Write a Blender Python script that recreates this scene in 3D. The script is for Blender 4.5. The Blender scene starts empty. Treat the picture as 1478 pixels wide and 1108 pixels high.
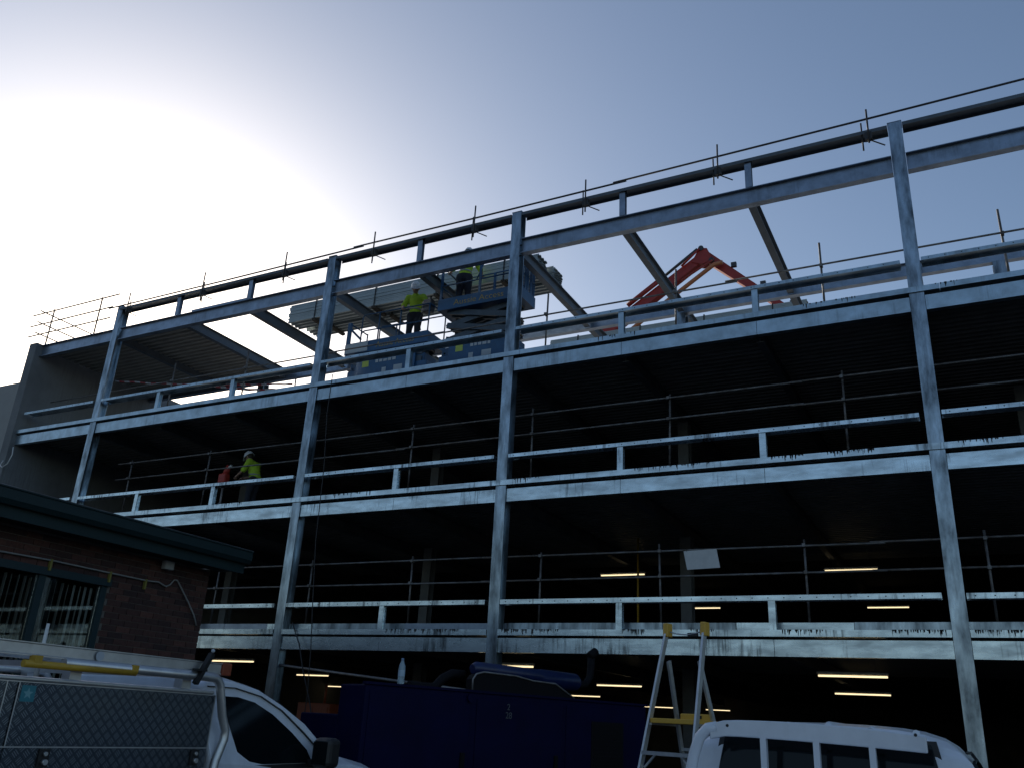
import bpy, bmesh, math, random
from mathutils import Vector, Matrix
random.seed(7)
SC = bpy.context.scene
COL = SC.collection

# ------------------------------------------------------------------ camera
cam_d = bpy.data.cameras.new('camera'); cam = bpy.data.objects.new('camera', cam_d); COL.objects.link(cam)
cam_d.sensor_width = 36.0; cam_d.lens = 36.0 * 1251.03 / 1478.0
cam_d.clip_start = 0.1; cam_d.clip_end = 6000
Rv = Vector((0.88694905, 0.45885981, 0.05262185)); Uv = Vector((0.12434485, -0.34695758, 0.92960142)); Fv = Vector((-0.44481428, 0.81796584, 0.36479055))
m = Matrix.Identity(4)
for i in range(3):
    m[i][0] = Rv[i]; m[i][1] = Uv[i]; m[i][2] = -Fv[i]
m[0][3], m[1][3], m[2][3] = 0.0, -15.0, 1.65
cam.matrix_world = m
SC.camera = cam

# ------------------------------------------------------------------ sky, sun, exposure
SUN_AZ = math.radians(-54.2)      # from +y (into the building) towards -x
SUN_EL = math.radians(20.5)
SUN_DIR = Vector((math.sin(SUN_AZ) * math.cos(SUN_EL), math.cos(SUN_AZ) * math.cos(SUN_EL), math.sin(SUN_EL)))
W = bpy.data.worlds.new('World'); SC.world = W; W.use_nodes = True
nt = W.node_tree; nt.nodes.clear()
sky = nt.nodes.new('ShaderNodeTexSky'); sky.sky_type = 'NISHITA'; sky.sun_disc = False
sky.sun_elevation = SUN_EL; sky.sun_rotation = SUN_AZ
sky.altitude = 0; sky.air_density = 1.0; sky.dust_density = 1.1; sky.ozone_density = 1.9
bg = nt.nodes.new('ShaderNodeBackground'); bg.inputs['Strength'].default_value = 0.085
wo = nt.nodes.new('ShaderNodeOutputWorld')
nt.links.new(sky.outputs[0], bg.inputs[0]); nt.links.new(bg.outputs[0], wo.inputs[0])
sun_d = bpy.data.lights.new('sun', 'SUN'); sun_d.energy = 3.0; sun_d.angle = math.radians(0.5); sun_d.color = (1.0, 0.93, 0.82)
sun = bpy.data.objects.new('sun', sun_d); COL.objects.link(sun)
sun.rotation_euler = SUN_DIR.to_track_quat('Z', 'Y').to_euler()
sun.location = (0, 0, 40)
vs = SC.view_settings
vs.view_transform = 'Standard'; vs.look = 'None'; vs.gamma = 1.0; vs.use_curve_mapping = False
vs.exposure = 0.56

# ------------------------------------------------------------------ helpers
class MB:
    """collects shapes for one mesh"""
    def __init__(s): s.v = []; s.f = []; s.sm = []
    def add(s, v, f, smooth=False):
        o = len(s.v); s.v += [tuple(p) for p in v]
        s.f += [tuple(i + o for i in q) for q in f]; s.sm += [smooth] * len(f); return s
    def box(s, x0, x1, y0, y1, z0, z1):
        v = [(x0,y0,z0),(x1,y0,z0),(x1,y1,z0),(x0,y1,z0),(x0,y0,z1),(x1,y0,z1),(x1,y1,z1),(x0,y1,z1)]
        return s.add(v, [(3,2,1,0),(4,5,6,7),(0,1,5,4),(1,2,6,5),(2,3,7,6),(3,0,4,7)])
    def bar(s, a, b, w, h, up=(0,0,1)):
        """box section w wide, h high running from a to b"""
        a = Vector(a); b = Vector(b); d = (b - a).normalized(); up = Vector(up)
        if abs(d.dot(up)) > .98: up = Vector((0,1,0))
        r = d.cross(up).normalized(); u = r.cross(d)
        v = []
        for p in (a, b):
            for sx, sz in ((-1,-1),(1,-1),(1,1),(-1,1)): v.append(p + r*sx*w/2 + u*sz*h/2)
        return s.add(v, [(0,1,2,3),(7,6,5,4),(0,4,5,1),(1,5,6,2),(2,6,7,3),(3,7,4,0)])
    def tube(s, pts, r, n=8, caps=True, smooth=True):
        """round tube along a polyline; r a number or one per point"""
        pts = [Vector(p) for p in pts]; rs = r if isinstance(r, (list, tuple)) else [r]*len(pts)
        d0 = (pts[1]-pts[0]).normalized(); ref = Vector((0,0,1)) if abs(d0.z) < .9 else Vector((0,1,0))
        v = []; prev = None
        for i, p in enumerate(pts):
            if i == 0: d = pts[1]-p
            elif i == len(pts)-1: d = p-pts[i-1]
            else: d = (pts[i+1]-p).normalized()+(p-pts[i-1]).normalized()
            d.normalize()
            if prev is None: a = d.cross(ref).normalized()
            else: a = (prev - d*prev.dot(d)).normalized()
            prev = a; b = d.cross(a)
            for k in range(n):
                t = 2*math.pi*k/n; v.append(p + (a*math.cos(t)+b*math.sin(t))*rs[i])
        f = []
        for i in range(len(pts)-1):
            for k in range(n): f.append((i*n+k, i*n+(k+1)%n, (i+1)*n+(k+1)%n, (i+1)*n+k))
        s.add(v, f, smooth)
        if caps:
            o = len(s.v)-len(v)
            s.f.append(tuple(o+k for k in reversed(range(n)))); s.f.append(tuple(o+(len(pts)-1)*n+k for k in range(n))); s.sm += [False]*2
        return s
    def prism(s, prof, axis, a, b):
        """2-D profile extruded along an axis; profile is in the other two axes in xyz order"""
        def P(u, w, t): return {0:(t,u,w), 1:(u,t,w), 2:(u,w,t)}[axis]
        n = len(prof); v = [P(u,w,a) for u,w in prof]+[P(u,w,b) for u,w in prof]
        f = [(i,(i+1)%n,n+(i+1)%n,n+i) for i in range(n)]+[tuple(reversed(range(n))), tuple(range(n,2*n))]
        return s.add(v, f)
    def sphere(s, c, r, nu=12, nv=8, zmin=-1.0, sc=(1,1,1)):
        c = Vector(c); v = []; f = []
        for i in range(nv+1):
            ph = math.acos(max(-1, min(1, 1-(1-zmin)*i/nv)))
            for k in range(nu):
                t = 2*math.pi*k/nu
                v.append(c+Vector((r*sc[0]*math.sin(ph)*math.cos(t), r*sc[1]*math.sin(ph)*math.sin(t), r*sc[2]*math.cos(ph))))
        for i in range(nv):
            for k in range(nu): f.append((i*nu+k, (i+1)*nu+k, (i+1)*nu+(k+1)%nu, i*nu+(k+1)%nu))
        return s.add(v, f, True)
    def xf(s, M):
        s.v = [tuple(M @ Vector(p)) for p in s.v]; return s
    def mesh(s, name):
        me = bpy.data.meshes.new(name); me.from_pydata(s.v, [], s.f); me.polygons.foreach_set('use_smooth', s.sm)
        bm = bmesh.new(); bm.from_mesh(me); bmesh.ops.recalc_face_normals(bm, faces=bm.faces); bm.to_mesh(me); bm.free()
        return me
    def build(s, name, mat, parent=None, bevel=0, seg=2):
        return link(name, s.mesh(name), mat, parent, bevel, seg)
def link(name, me, mat, parent=None, bevel=0, seg=2, loc=None):
    o = bpy.data.objects.new(name, me); COL.objects.link(o)
    if mat is not None and not me.materials: me.materials.append(mat)
    if loc is not None: o.location = loc
    if parent is not None:
        o.parent = parent
        if loc is None: o.matrix_parent_inverse = PINV.get(parent.name, Matrix.Identity(4))
    if bevel:
        b = o.modifiers.new('bevel', 'BEVEL'); b.width = bevel; b.segments = seg; b.limit_method = 'ANGLE'; b.angle_limit = math.radians(40)
    return o
PINV = {}
def thing(name, label, cat, loc=(0,0,0), group=None, rz=0.0):
    """an Empty at the thing's base; its parts are written in world coordinates"""
    o = bpy.data.objects.new(name, None); COL.objects.link(o); o.empty_display_size = .2
    o.location = loc; o.rotation_euler = (0,0,rz)
    PINV[o.name] = (Matrix.Translation(loc) @ Matrix.Rotation(rz, 4, 'Z')).inverted()
    tag(o, label, cat, group); return o
def tag(o, label, cat=None, group=None):
    o['label'] = label
    if cat: o['category'] = cat
    if group: o['group'] = group
    return o
def arc_pts(c, r, a0, a1, n, plane='yz', fix=0.0):
    out = []
    for i in range(n+1):
        t = a0+(a1-a0)*i/n; u = c[0]+r*math.cos(t); w = c[1]+r*math.sin(t)
        out.append({'yz':(fix,u,w), 'xz':(u,fix,w), 'xy':(u,w,fix)}[plane])
    return out

# ------------------------------------------------------------------ materials
def mat(name, col, rough=.6, metal=0.0, spec=None, noise=0, nscale=5.0, bump=0.0, bscale=40.0, col2=None, streak=0.0, streak_col=(.02,.02,.022), emit=None, estr=0.0, coat=0.0, alpha=None, rvar=0.0, nmap=None):
    M = bpy.data.materials.new(name); M.use_nodes = True
    n = M.node_tree.nodes; l = M.node_tree.links; b = n['Principled BSDF']
    b.inputs['Base Color'].default_value = (*col, 1); b.inputs['Roughness'].default_value = rough; b.inputs['Metallic'].default_value = metal
    if spec is not None: b.inputs['Specular IOR Level'].default_value = spec
    if coat: b.inputs['Coat Weight'].default_value = coat; b.inputs['Coat Roughness'].default_value = .08
    if emit: b.inputs['Emission Color'].default_value = (*emit, 1); b.inputs['Emission Strength'].default_value = estr
    if noise or streak or bump or rvar:
        g = n.new('ShaderNodeNewGeometry')
    cur = None
    if noise:
        t = n.new('ShaderNodeTexNoise'); t.inputs['Scale'].default_value = nscale; t.inputs['Detail'].default_value = 6; t.inputs['Roughness'].default_value = .62
        if nmap:
            nm = n.new('ShaderNodeMapping'); nm.inputs['Scale'].default_value = nmap; l.new(g.outputs['Position'], nm.inputs['Vector']); l.new(nm.outputs[0], t.inputs['Vector'])
        else: l.new(g.outputs['Position'], t.inputs['Vector'])
        r = n.new('ShaderNodeValToRGB'); r.color_ramp.elements[0].position = .32; r.color_ramp.elements[1].position = .68
        c2 = col2 or tuple(c*(1-noise) for c in col)
        r.color_ramp.elements[0].color = (*c2, 1); r.color_ramp.elements[1].color = (*col, 1)
        l.new(t.outputs['Fac'], r.inputs['Fac']); cur = r.outputs['Color']
        if rvar:
            mr = n.new('ShaderNodeMapRange'); mr.inputs['To Min'].default_value = rough+rvar; mr.inputs['To Max'].default_value = max(.03, rough-rvar)
            l.new(t.outputs['Fac'], mr.inputs['Value']); l.new(mr.outputs['Result'], b.inputs['Roughness'])
    if streak:
        mp = n.new('ShaderNodeMapping'); mp.inputs['Scale'].default_value = (16, 16, 1.1)
        l.new(g.outputs['Position'], mp.inputs['Vector'])
        t2 = n.new('ShaderNodeTexNoise'); t2.inputs['Scale'].default_value = 1.0; t2.inputs['Detail'].default_value = 5; t2.inputs['Roughness'].default_value = .7
        l.new(mp.outputs[0], t2.inputs['Vector'])
        t3 = n.new('ShaderNodeTexNoise'); t3.inputs['Scale'].default_value = .9; t3.inputs['Detail'].default_value = 3
        l.new(g.outputs['Position'], t3.inputs['Vector'])
        mu = n.new('ShaderNodeMath'); mu.operation = 'MULTIPLY'; l.new(t2.outputs['Fac'], mu.inputs[0]); l.new(t3.outputs['Fac'], mu.inputs[1])
        r2 = n.new('ShaderNodeValToRGB'); r2.color_ramp.elements[0].position = .285; r2.color_ramp.elements[1].position = .385
        l.new(mu.outputs[0], r2.inputs['Fac'])
        ms = n.new('ShaderNodeMath'); ms.operation = 'MULTIPLY'; ms.inputs[1].default_value = streak; l.new(r2.outputs['Color'], ms.inputs[0])
        mx = n.new('ShaderNodeMix'); mx.data_type = 'RGBA'; l.new(ms.outputs[0], mx.inputs['Factor'])
        if cur: l.new(cur, mx.inputs['A'])
        else: mx.inputs['A'].default_value = (*col, 1)
        mx.inputs['B'].default_value = (*streak_col, 1); cur = mx.outputs['Result']
    if cur: l.new(cur, b.inputs['Base Color'])
    if bump:
        tb = n.new('ShaderNodeTexNoise'); tb.inputs['Scale'].default_value = bscale; tb.inputs['Detail'].default_value = 4
        l.new(g.outputs['Position'], tb.inputs['Vector'])
        bp = n.new('ShaderNodeBump'); bp.inputs['Strength'].default_value = bump; bp.inputs['Distance'].default_value = .01
        l.new(tb.outputs['Fac'], bp.inputs['Height']); l.new(bp.outputs['Normal'], b.inputs['Normal'])
    return M
M_galv   = mat('galvanised_steel', (.33,.39,.48), .38, .85, noise=.35, nscale=3.2, streak=.35, streak_col=(.12,.13,.14), bump=.08, bscale=60, rvar=.08)  # darkest copy of this steel; dimmer light at roof level put into the colour
M_galvd  = mat('lit_galvanised_steel', (.79,.92,1.0), .27, .85, noise=.5, nscale=2.4, nmap=(.7,1,2.2), streak=.85, streak_col=(.06,.07,.08), bump=.06, bscale=50, rvar=.08)  # same steel, lighter copy; stronger light on the lower floors put into the colour
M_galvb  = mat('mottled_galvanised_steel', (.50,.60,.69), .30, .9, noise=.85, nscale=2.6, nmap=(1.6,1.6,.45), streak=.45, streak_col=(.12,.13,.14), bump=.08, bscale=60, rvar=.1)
M_galvm  = mat('half_lit_galvanised_steel', (.50,.62,.71), .34, .85, noise=.4, nscale=2.6, streak=.4, streak_col=(.12,.13,.14), bump=.08, bscale=60, rvar=.1)  # in-between copy for the top floor edge, its weaker light painted in
M_galvp  = mat('dark_grey_steel', (.11,.135,.165), .5, .25, noise=.3, nscale=3)  # dark steel; on the roof rail its tone paints in the underside shade
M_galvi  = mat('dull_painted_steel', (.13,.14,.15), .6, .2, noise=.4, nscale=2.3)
M_conc   = mat('concrete', (.215,.225,.235), .9, noise=.35, nscale=.9, bump=.4, bscale=18, streak=.3, streak_col=(.09,.09,.085))
M_concl  = mat('pale_concrete', (.36,.36,.355), .9, noise=.22, nscale=.7, bump=.3, bscale=14)
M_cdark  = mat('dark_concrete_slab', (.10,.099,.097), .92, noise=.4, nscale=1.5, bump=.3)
M_deck   = mat('galvanised_decking', (.20,.195,.18), .5, .3, noise=.35, nscale=2.0)
M_rdeck  = mat('galvanised_roof_deck', (.40,.38,.34), .5, .3, noise=.25, nscale=2.0)
M_tube   = mat('scaffold_tube', (.27,.27,.28), .5, .5, noise=.5, nscale=7, col2=(.15,.13,.12))
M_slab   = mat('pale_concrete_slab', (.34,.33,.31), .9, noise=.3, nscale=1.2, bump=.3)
M_tubek  = mat('dark_scaffold_tube', (.055,.055,.06), .55, .4, noise=.4, nscale=7)
M_tubed  = mat('dull_scaffold_tube', (.21,.21,.215), .55, .5, noise=.5, nscale=7, col2=(.09,.075,.065))
M_slurry = mat('dried_concrete_slurry', (.035,.035,.036), .9)
M_asph   = mat('asphalt', (.05,.05,.052), .92, noise=.35, nscale=1.3, bump=.6, bscale=120)
M_hole   = mat('bolt_hole_dark', (.01,.01,.012), .8)
# ------------------------------------------------------------------ ground
g = MB(); g.add([(-3000,-3000,0),(3000,-3000,0),(3000,3000,0),(-3000,3000,0)], [(0,1,2,3)])
go = g.build('ground', M_asph); go['kind'] = 'structure'; go['label'] = 'dark asphalt ground around the car park'

# ------------------------------------------------------------------ the car park building
B = thing('car_park_building', 'unfinished multi-storey car park of galvanised steel columns and beams', 'building', (-10, 0, 0))
CX = [-29.3, -21.56, -13.62, -8.28, -0.27, 7.7]
XL, XR = -25.0, 9.0          # left end at the shear wall, right end beyond the frame
STUBS = [-19.10, -16.38, -10.92, -5.72, -3.03, 2.4, 5.0]
JOINTS = sorted([c for c in CX if XL < c < XR] + STUBS)
DEPTH = 27.5
LEV = [  # rail top, slab top, band top, band bottom, beam top, beam bottom
    dict(rail=3.868, slab=3.461, bt=3.319, bb=3.212, wt=3.168, wb=2.905),
    dict(rail=6.806, slab=6.335, bt=6.254, bb=6.150, wt=6.080, wb=5.817),
    dict(rail=9.649, slab=9.105, bt=9.092, bb=8.990, wt=8.930, wb=8.655)]
cols = [c for c in CX if XL < c < XR]
def hsec(w, d, tf, tw):   # H profile (x,y), flanges facing the street
    return [(-w/2,0),(w/2,0),(w/2,tf),(tw/2,tf),(tw/2,d-tf),(w/2,d-tf),(w/2,d),(-w/2,d),(-w/2,d-tf),(-tw/2,d-tf),(-tw/2,tf),(-w/2,tf)]
colmesh = MB().prism(hsec(.235,.24,.016,.012), 2, 0, 12.60).mesh('column')
for c in cols:
    o = link('column', colmesh, M_galvb, B, loc=(c+10, 0, 0))
    # splice plates and caps as sub-parts
    cp = MB().box(c-.125, c+.125, -.005, .245, 12.601, 12.615).build('cap_plate', M_galv, None)
    cp.parent = o; cp.matrix_parent_inverse = Matrix.Translation((-c, 0, 0))
    bp = MB().box(c-.2, c+.2, -.08, .32, 0.0, .03).build('base_plate', M_galv, None)
    bp.parent = o; bp.matrix_parent_inverse = Matrix.Translation((-c, 0, 0))
def segs(points, a, b, gap):
    ps = [a]+[p for p in points if a < p < b]+[b]
    return [(ps[i]+(gap if i else 0), ps[i+1]-(gap if i < len(ps)-2 else 0)) for i in range(len(ps)-1)]
for li, L in enumerate(LEV):
    xl = XL
    # edge beams: channel with a plain face to the street, one piece per sub-bay
    for a, b in segs(JOINTS, xl, XR, .004):
        ca = .12 if any(abs(a-c) < .01 for c in cols) else 0; cb = .12 if any(abs(b-c) < .01 for c in cols) else 0
        m_ = MB(); y0 = .03
        prof = [(y0,L['wb']),(y0+.13,L['wb']),(y0+.13,L['wb']+.014),(y0+.010,L['wb']+.014),(y0+.010,L['wt']-.012),(y0+.13,L['wt']-.012),(y0+.13,L['wt']),(y0,L['wt'])]
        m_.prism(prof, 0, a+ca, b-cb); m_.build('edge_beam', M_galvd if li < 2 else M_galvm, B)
    # thin edge band on top, in front of the columns on the upper two floors
    bj = segs(cols, xl, XR, .0) if li == 0 else segs([-16.38,-8.0,0.1], xl, XR, .003)
    for a, b in bj:
        ca = .125 if li == 0 and any(abs(a-c) < .01 for c in cols) else 0; cb = .125 if li == 0 and any(abs(b-c) < .01 for c in cols) else 0
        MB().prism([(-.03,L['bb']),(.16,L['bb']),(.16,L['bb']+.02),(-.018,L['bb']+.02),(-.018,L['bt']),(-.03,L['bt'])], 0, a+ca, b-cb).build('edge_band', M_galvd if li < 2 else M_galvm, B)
        MB().box(a+ca, b-cb, -.0179, .26, L['bb']+.021, L['bt']-.002).build('edge_packer', M_cdark, B)
    # upstand of the slab edge form, in pieces
    x = xl; k = 0
    while x < XR-.1:
        w = random.choice([1.3, 2.4, 3.1, 1.9]); e = min(x+w, XR)
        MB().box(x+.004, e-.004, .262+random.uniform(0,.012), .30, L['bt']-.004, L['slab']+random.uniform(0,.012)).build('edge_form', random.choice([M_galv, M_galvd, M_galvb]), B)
        x = e; k += 1
    # slab with ribbed decking below
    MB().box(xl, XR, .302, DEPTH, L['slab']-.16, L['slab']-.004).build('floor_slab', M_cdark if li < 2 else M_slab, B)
    # joists running back under the deck
    for xj in [q for q in JOINTS if q < 6]:
        m_ = MB(); h = .26; zt = L['slab']-.235
        for (w, z0, z1) in ((.14, zt-.012, zt), (.010, zt-h+.012, zt-.012), (.14, zt-h, zt-h+.012)): m_.box(xj-w/2, xj+w/2, .30, DEPTH-.3, z0, z1)
        m_.build('floor_joist', M_galvi, B)
    # decking: trapezoid ribs parallel to the street, one sheet per sub-bay
    pitch = .20; nr = 44
    prof_y = []
    for r in range(nr):
        y = .31+r*pitch
        prof_y += [(y, 0), (y+.07, 0), (y+.09, -.055), (y+.17, -.055), (y+.195, 0)]
    zt = L['slab']-.172
    ed = [xl]+[q for q in JOINTS if q < 6]
    for a, b in zip(ed[:-1], ed[1:]):
        v = []; f = []
        for (y, z) in prof_y: v += [(a+.01, y, zt+z), (b-.01, y, zt+z)]
        for i in range(len(prof_y)-1): f.append((2*i, 2*i+1, 2*i+3, 2*i+2))
        d_ = MB().add(v, f).build('deck_sheet', M_deck, B)
    # parapet rail: perforated channel laid flat, one per bay
    for a, b in segs(cols, xl+.15, XR, .0):
        a2 = a+(.14 if a > xl+.2 else 0); b2 = b-.2 if b < XR-.1 else b
        zt = L['rail']+random.uniform(-.012,.012); zb = zt-(.085,.072,.068)[li]; dp = (.17,.20,.26)[li]
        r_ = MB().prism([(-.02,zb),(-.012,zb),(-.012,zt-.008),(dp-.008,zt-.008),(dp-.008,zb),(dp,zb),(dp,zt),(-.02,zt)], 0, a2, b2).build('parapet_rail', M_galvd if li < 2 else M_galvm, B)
        h_ = MB(); x = a2+.12
        while x < b2-.05:
            h_.tube([(x,-.0225,(zb+zt)/2),(x,-.0202,(zb+zt)/2)], .011, 6); x += .26
        hr_ = h_.build('bolt_holes', M_hole, r_); hr_['kind'] = 'stuff'
    # stub posts under the rail
    for s_ in [q for q in STUBS if q > -21]:
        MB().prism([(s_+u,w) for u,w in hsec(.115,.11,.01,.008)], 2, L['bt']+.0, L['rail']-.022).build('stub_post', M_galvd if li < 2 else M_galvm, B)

# roof level: I-beam, parapet rail, stubs
for a, b in segs(cols, XL, XR, .125):
    m_ = MB(); y0 = .03
    for (u0,u1,z0,z1) in ((.0,.16,11.885,11.9),(.075,.085,11.535,11.885),(.0,.16,11.52,11.535)): m_.box(a,b,y0+u0,y0+u1,z0,z1)
    m_.build('roof_beam', M_galv, B)
for a, b in segs(cols, -21.56, XR, .13):
    zt = 12.555
    MB().prism([(-.02,zt-.075),(-.012,zt-.075),(-.012,zt-.008),(.242,zt-.008),(.242,zt-.075),(.25,zt-.075),(.25,zt),(-.02,zt)], 0, a, b).build('roof_parapet_rail', M_galvp, B)
for s_ in STUBS:
    MB().prism([(s_+u,w+.02) for u,w in hsec(.13,.11,.01,.008)], 2, 11.901, 12.546).build('roof_stub_post', M_galv, B)
YR = 4.25
for xr in [-21.56, -18.78, -16.38, -13.62, -10.92, -8.28, -5.72, -3.03, -.27, 2.4, 5.0]:
    m_ = MB()
    for (w,z0,z1) in ((.15,11.83,11.845),(.009,11.575,11.83),(.15,11.56,11.575)): m_.box(xr-w/2, xr+w/2, .20, YR, z0, z1)
    m_.build('rafter', M_galvp, B)
    if xr > -18:
        m_ = MB()
        for (w,z0,z1) in ((.15,11.83,11.845),(.009,11.575,11.83),(.15,11.56,11.575)): m_.box(xr-w/2, xr+w/2, YR+.18, YR+5.2, z0, z1)
        m_.build('rafter', M_galvp, B)
m_ = MB()
for (u0,u1,z0,z1) in ((-.08,.08,11.845,11.86),(-.006,.006,11.535,11.845),(-.08,.08,11.52,11.535)): m_.box(XL, XR, YR+.09+u0, YR+.09+u1, z0, z1)
m_.build('rear_beam', M_galv, B)
for xc in (-19.7, -12.7, -5.74, 1.33):
    for z0, z1 in ((0,2.96),(3.461,5.87),(6.335,8.62),(9.1,11.52)):
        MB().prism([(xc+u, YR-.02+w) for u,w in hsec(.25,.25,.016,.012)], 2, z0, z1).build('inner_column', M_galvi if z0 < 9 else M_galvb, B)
# roof decking over the left bay, in two runs between the rafters
for xa, xb in ((XL+.002,-21.57),(-21.55,-18.79)):
    v = []; f = []; prof_y = []
    for r in range(22):
        y = .21+r*.205; prof_y += [(y,0),(y+.07,0),(y+.09,.05),(y+.17,.05),(y+.195,0)]
    for th in (0,.003):
        n0 = len(v)
        for (y,z) in prof_y: v += [(xa, y, 11.765+z+th), (xb, y, 11.765+z+th)]
        for i in range(len(prof_y)-1): f.append((n0+2*i,n0+2*i+1,n0+2*i+3,n0+2*i+2))
    MB().add(v, f).build('roof_deck', M_rdeck, B)
# walls
MB().box(XL-.35, XL-.004, -.12, DEPTH, 0, 11.93).build('shear_wall', M_conc, B)
MB().box(XL-.35, XR+.25, DEPTH+.002, DEPTH+.25, 0, 9.2).build('added_rear_wall', M_cdark, B)  # unseen wall added to stop light from behind and keep the floors dark
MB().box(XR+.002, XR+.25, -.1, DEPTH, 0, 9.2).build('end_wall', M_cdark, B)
nb = MB().box(-46, XL-.36, .25, 9, 0, 10.87).build('neighbouring_wall', M_concl); tag(nb, 'plain grey concrete wall beyond the left end of the car park', 'wall')

# concrete slurry that ran over the edge bands while the slabs were poured
def drips(a, b, zt, zb, n, parent):
    m_ = MB()
    for i in range(n):
        x = a+(b-a)*(random.random()**.8 if random.random() < .5 else random.random()); w = random.uniform(.004,.013); l_ = min(zt-zb-.004, random.expovariate(1/.035)+.015)
        y0 = -.0335
        m_.add([(x-w,y0,zt+.004),(x+w,y0,zt+.004),(x+w*.7,y0,zt-l_*.7),(x,y0,zt-l_),(x-w*.7,y0,zt-l_*.7),(x-w,-.0285,zt+.004),(x+w,-.0285,zt+.004),(x+w*.7,-.0302,zt-l_*.7),(x,-.0302,zt-l_),(x-w*.7,-.0302,zt-l_*.7)], [(0,1,2,3,4),(0,5,6,1),(1,6,7,2),(2,7,8,3),(3,8,9,4),(4,9,5,0)])
    o = m_.build('slurry_drips', M_slurry, parent); o['kind'] = 'stuff'
for (a, b, n) in ((-10.75,-9.0,70),(-8.1,-6.85,60),(-5.65,-5.2,26),(-4.4,-3.9,12),(-2.9,-2.2,34),(-1.25,-.45,50),(-.1,.6,44)): drips(a, b, LEV[0]['bt'], LEV[0]['bb'], n, B)
for (a, b, n) in ((-8.0,-7.4,12),(-5.6,-4.0,40),(-2.95,-2.3,22),(-2.0,-1.2,40),(.0,.7,18),(-16.2,-15.3,14),(-12.6,-11.5,18)): drips(a, b, LEV[1]['bt'], LEV[1]['bb'], n, B)
for (a, b, n) in ((-2.2,-1.2,16),(-6.2,-5.4,12),(0.0,.4,10)): drips(a, b, LEV[2]['bt'], LEV[2]['bb'], n, B)
# ------------------------------------------------------------------ scaffold rails, lights and site bits
M_cloth_o = mat('orange_plastic', (.24,.05,.018), .55)
M_lamp = mat('fluorescent_tube_glow', (.9,.85,.7), .4, emit=(1.0,.80,.47), estr=.95)
M_white = mat('white_enamel', (.62,.62,.6), .5)
M_yel = mat('yellow_paint', (.55,.33,.03), .5, noise=.3, nscale=9)
M_blackrub = mat('black_rubber', (.012,.012,.013), .6)
M_rope = mat('dark_cable', (.02,.02,.022), .7)
def handrail(label, y, xs, x0, x1, rails, zb, ztop, extra=0.0):
    t = thing('scaffold_handrail', label, 'handrail', (x0, y, zb), 'scaffold tube handrails along the floor edges')
    for z in rails:
        for a, b in segs([x0+(x1-x0)*.37, x0+(x1-x0)*.71], x0, x1, -.12):
            dz = random.uniform(-.015,.015)
            MB().tube([(a,y-.05+random.uniform(-.006,.006),z+dz),(b,y-.05,z+dz+random.uniform(-.02,.02))], .0195, 8).build('rail_tube', M_tubed, t)
    for x in xs:
        p = MB().tube([(x,y,zb),(x+random.uniform(-.03,.03),y,ztop+random.uniform(-.03,.05))], .021, 8).build('post', M_tubed, t)
        MB().box(x-.08,x+.08,y-.08,y+.08,zb-.003,zb+.012).build('foot_plate', M_tubed, p)
        for z in rails: MB().box(x-.028,x+.028,y-.078,y+.025,z-.028,z+.028).build('clamp', M_tubed, p)
    return t
handrail('two-rail scaffold tube handrail on the lowest suspended floor', .6, [-16.3,-13.4,-10.65,-7.6,-5.13,-2.54,.24,3.0], -16.9, 5.0, [4.80,4.335], 3.461, 4.90)
handrail('two-rail scaffold tube handrail on the middle floor, behind the stooping worker', .6, [-20.3,-17.35,-14.2,-10.98,-7.92,-4.93,-1.68,1.4,4.2], -20.8, 5.0, [7.82,7.385], 6.335, 7.93)
handrail('single-rail scaffold tube handrail on the open top floor', .6, [-19.39,-16.61,-7.71,-4.76,-1.86,1.2,4.1], -24.6, 5.0, [10.15], 9.102, 10.66)
# guard tube clamped along the roof parapet
t = thing('roof_edge_guardrail', 'dark guard tube on clamped posts along the roof parapet', 'guardrail', (-10, -.05, 12.4))
for (a, za, b, zb) in ((-22.0,12.59,-12.6,12.64),(-12.9,12.67,-5.6,12.69),(-5.9,12.72,5.0,12.86)):
    MB().tube([(a,-.06,za),((a+b)/2,-.06,(za+zb)/2-.012),(b,-.06,zb)], .021, 8).build('guard_tube', M_tubek, t)
for x in (-21.1,-18.09,-15.11,-12.23,-9.35,-6.53,-3.61,-.73,2.2):
    p = MB().tube([(x,-.105,12.14+random.uniform(-.06,.06)),(x+random.uniform(-.03,.03),-.105,12.95+random.uniform(-.03,.06))], .018, 8).build('clamp_post', M_tubek, t)
    MB().tube([(x-.12,.04,12.15),(x-.12,.04,12.78)], .016, 8).build('back_post', M_tubek, p)
    MB().box(x-.07,x+.06,-.10,.01,12.30,12.452).build('clamp_jaw', M_tubek, p)
    MB().tube([(x-.02,-.05,12.32),(x+.26,.08,12.19)], .013, 8).build('clamp_handle', M_tubek, p)
# guardrail on the roof corner at the left
t = thing('corner_guardrail', 'three-rail scaffold guardrail standing on the far left roof corner', 'guardrail', (-24.5, 0, 11.93))
for z in (12.27,12.63,13.02):
    MB().tube([(-25.75,-.03,z),(-21.7 if z > 12.9 else -21.9,-.03,z+.02)], .021, 8).build('rail_tube', M_tubek, t)
    MB().tube([(-25.25,-.15,z+.05),(-25.25,4.6,z+.04)], .021, 8).build('rail_tube', M_tubek, t)
for x, y in ((-24.85,.05),(-22.6,.05),(-25.2,2.2),(-25.2,4.4)):
    MB().tube([(x,y,11.86 if x > -25 else 11.93),(x,y,13.13)], .023, 8).build('post', M_tubek, t)
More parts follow.
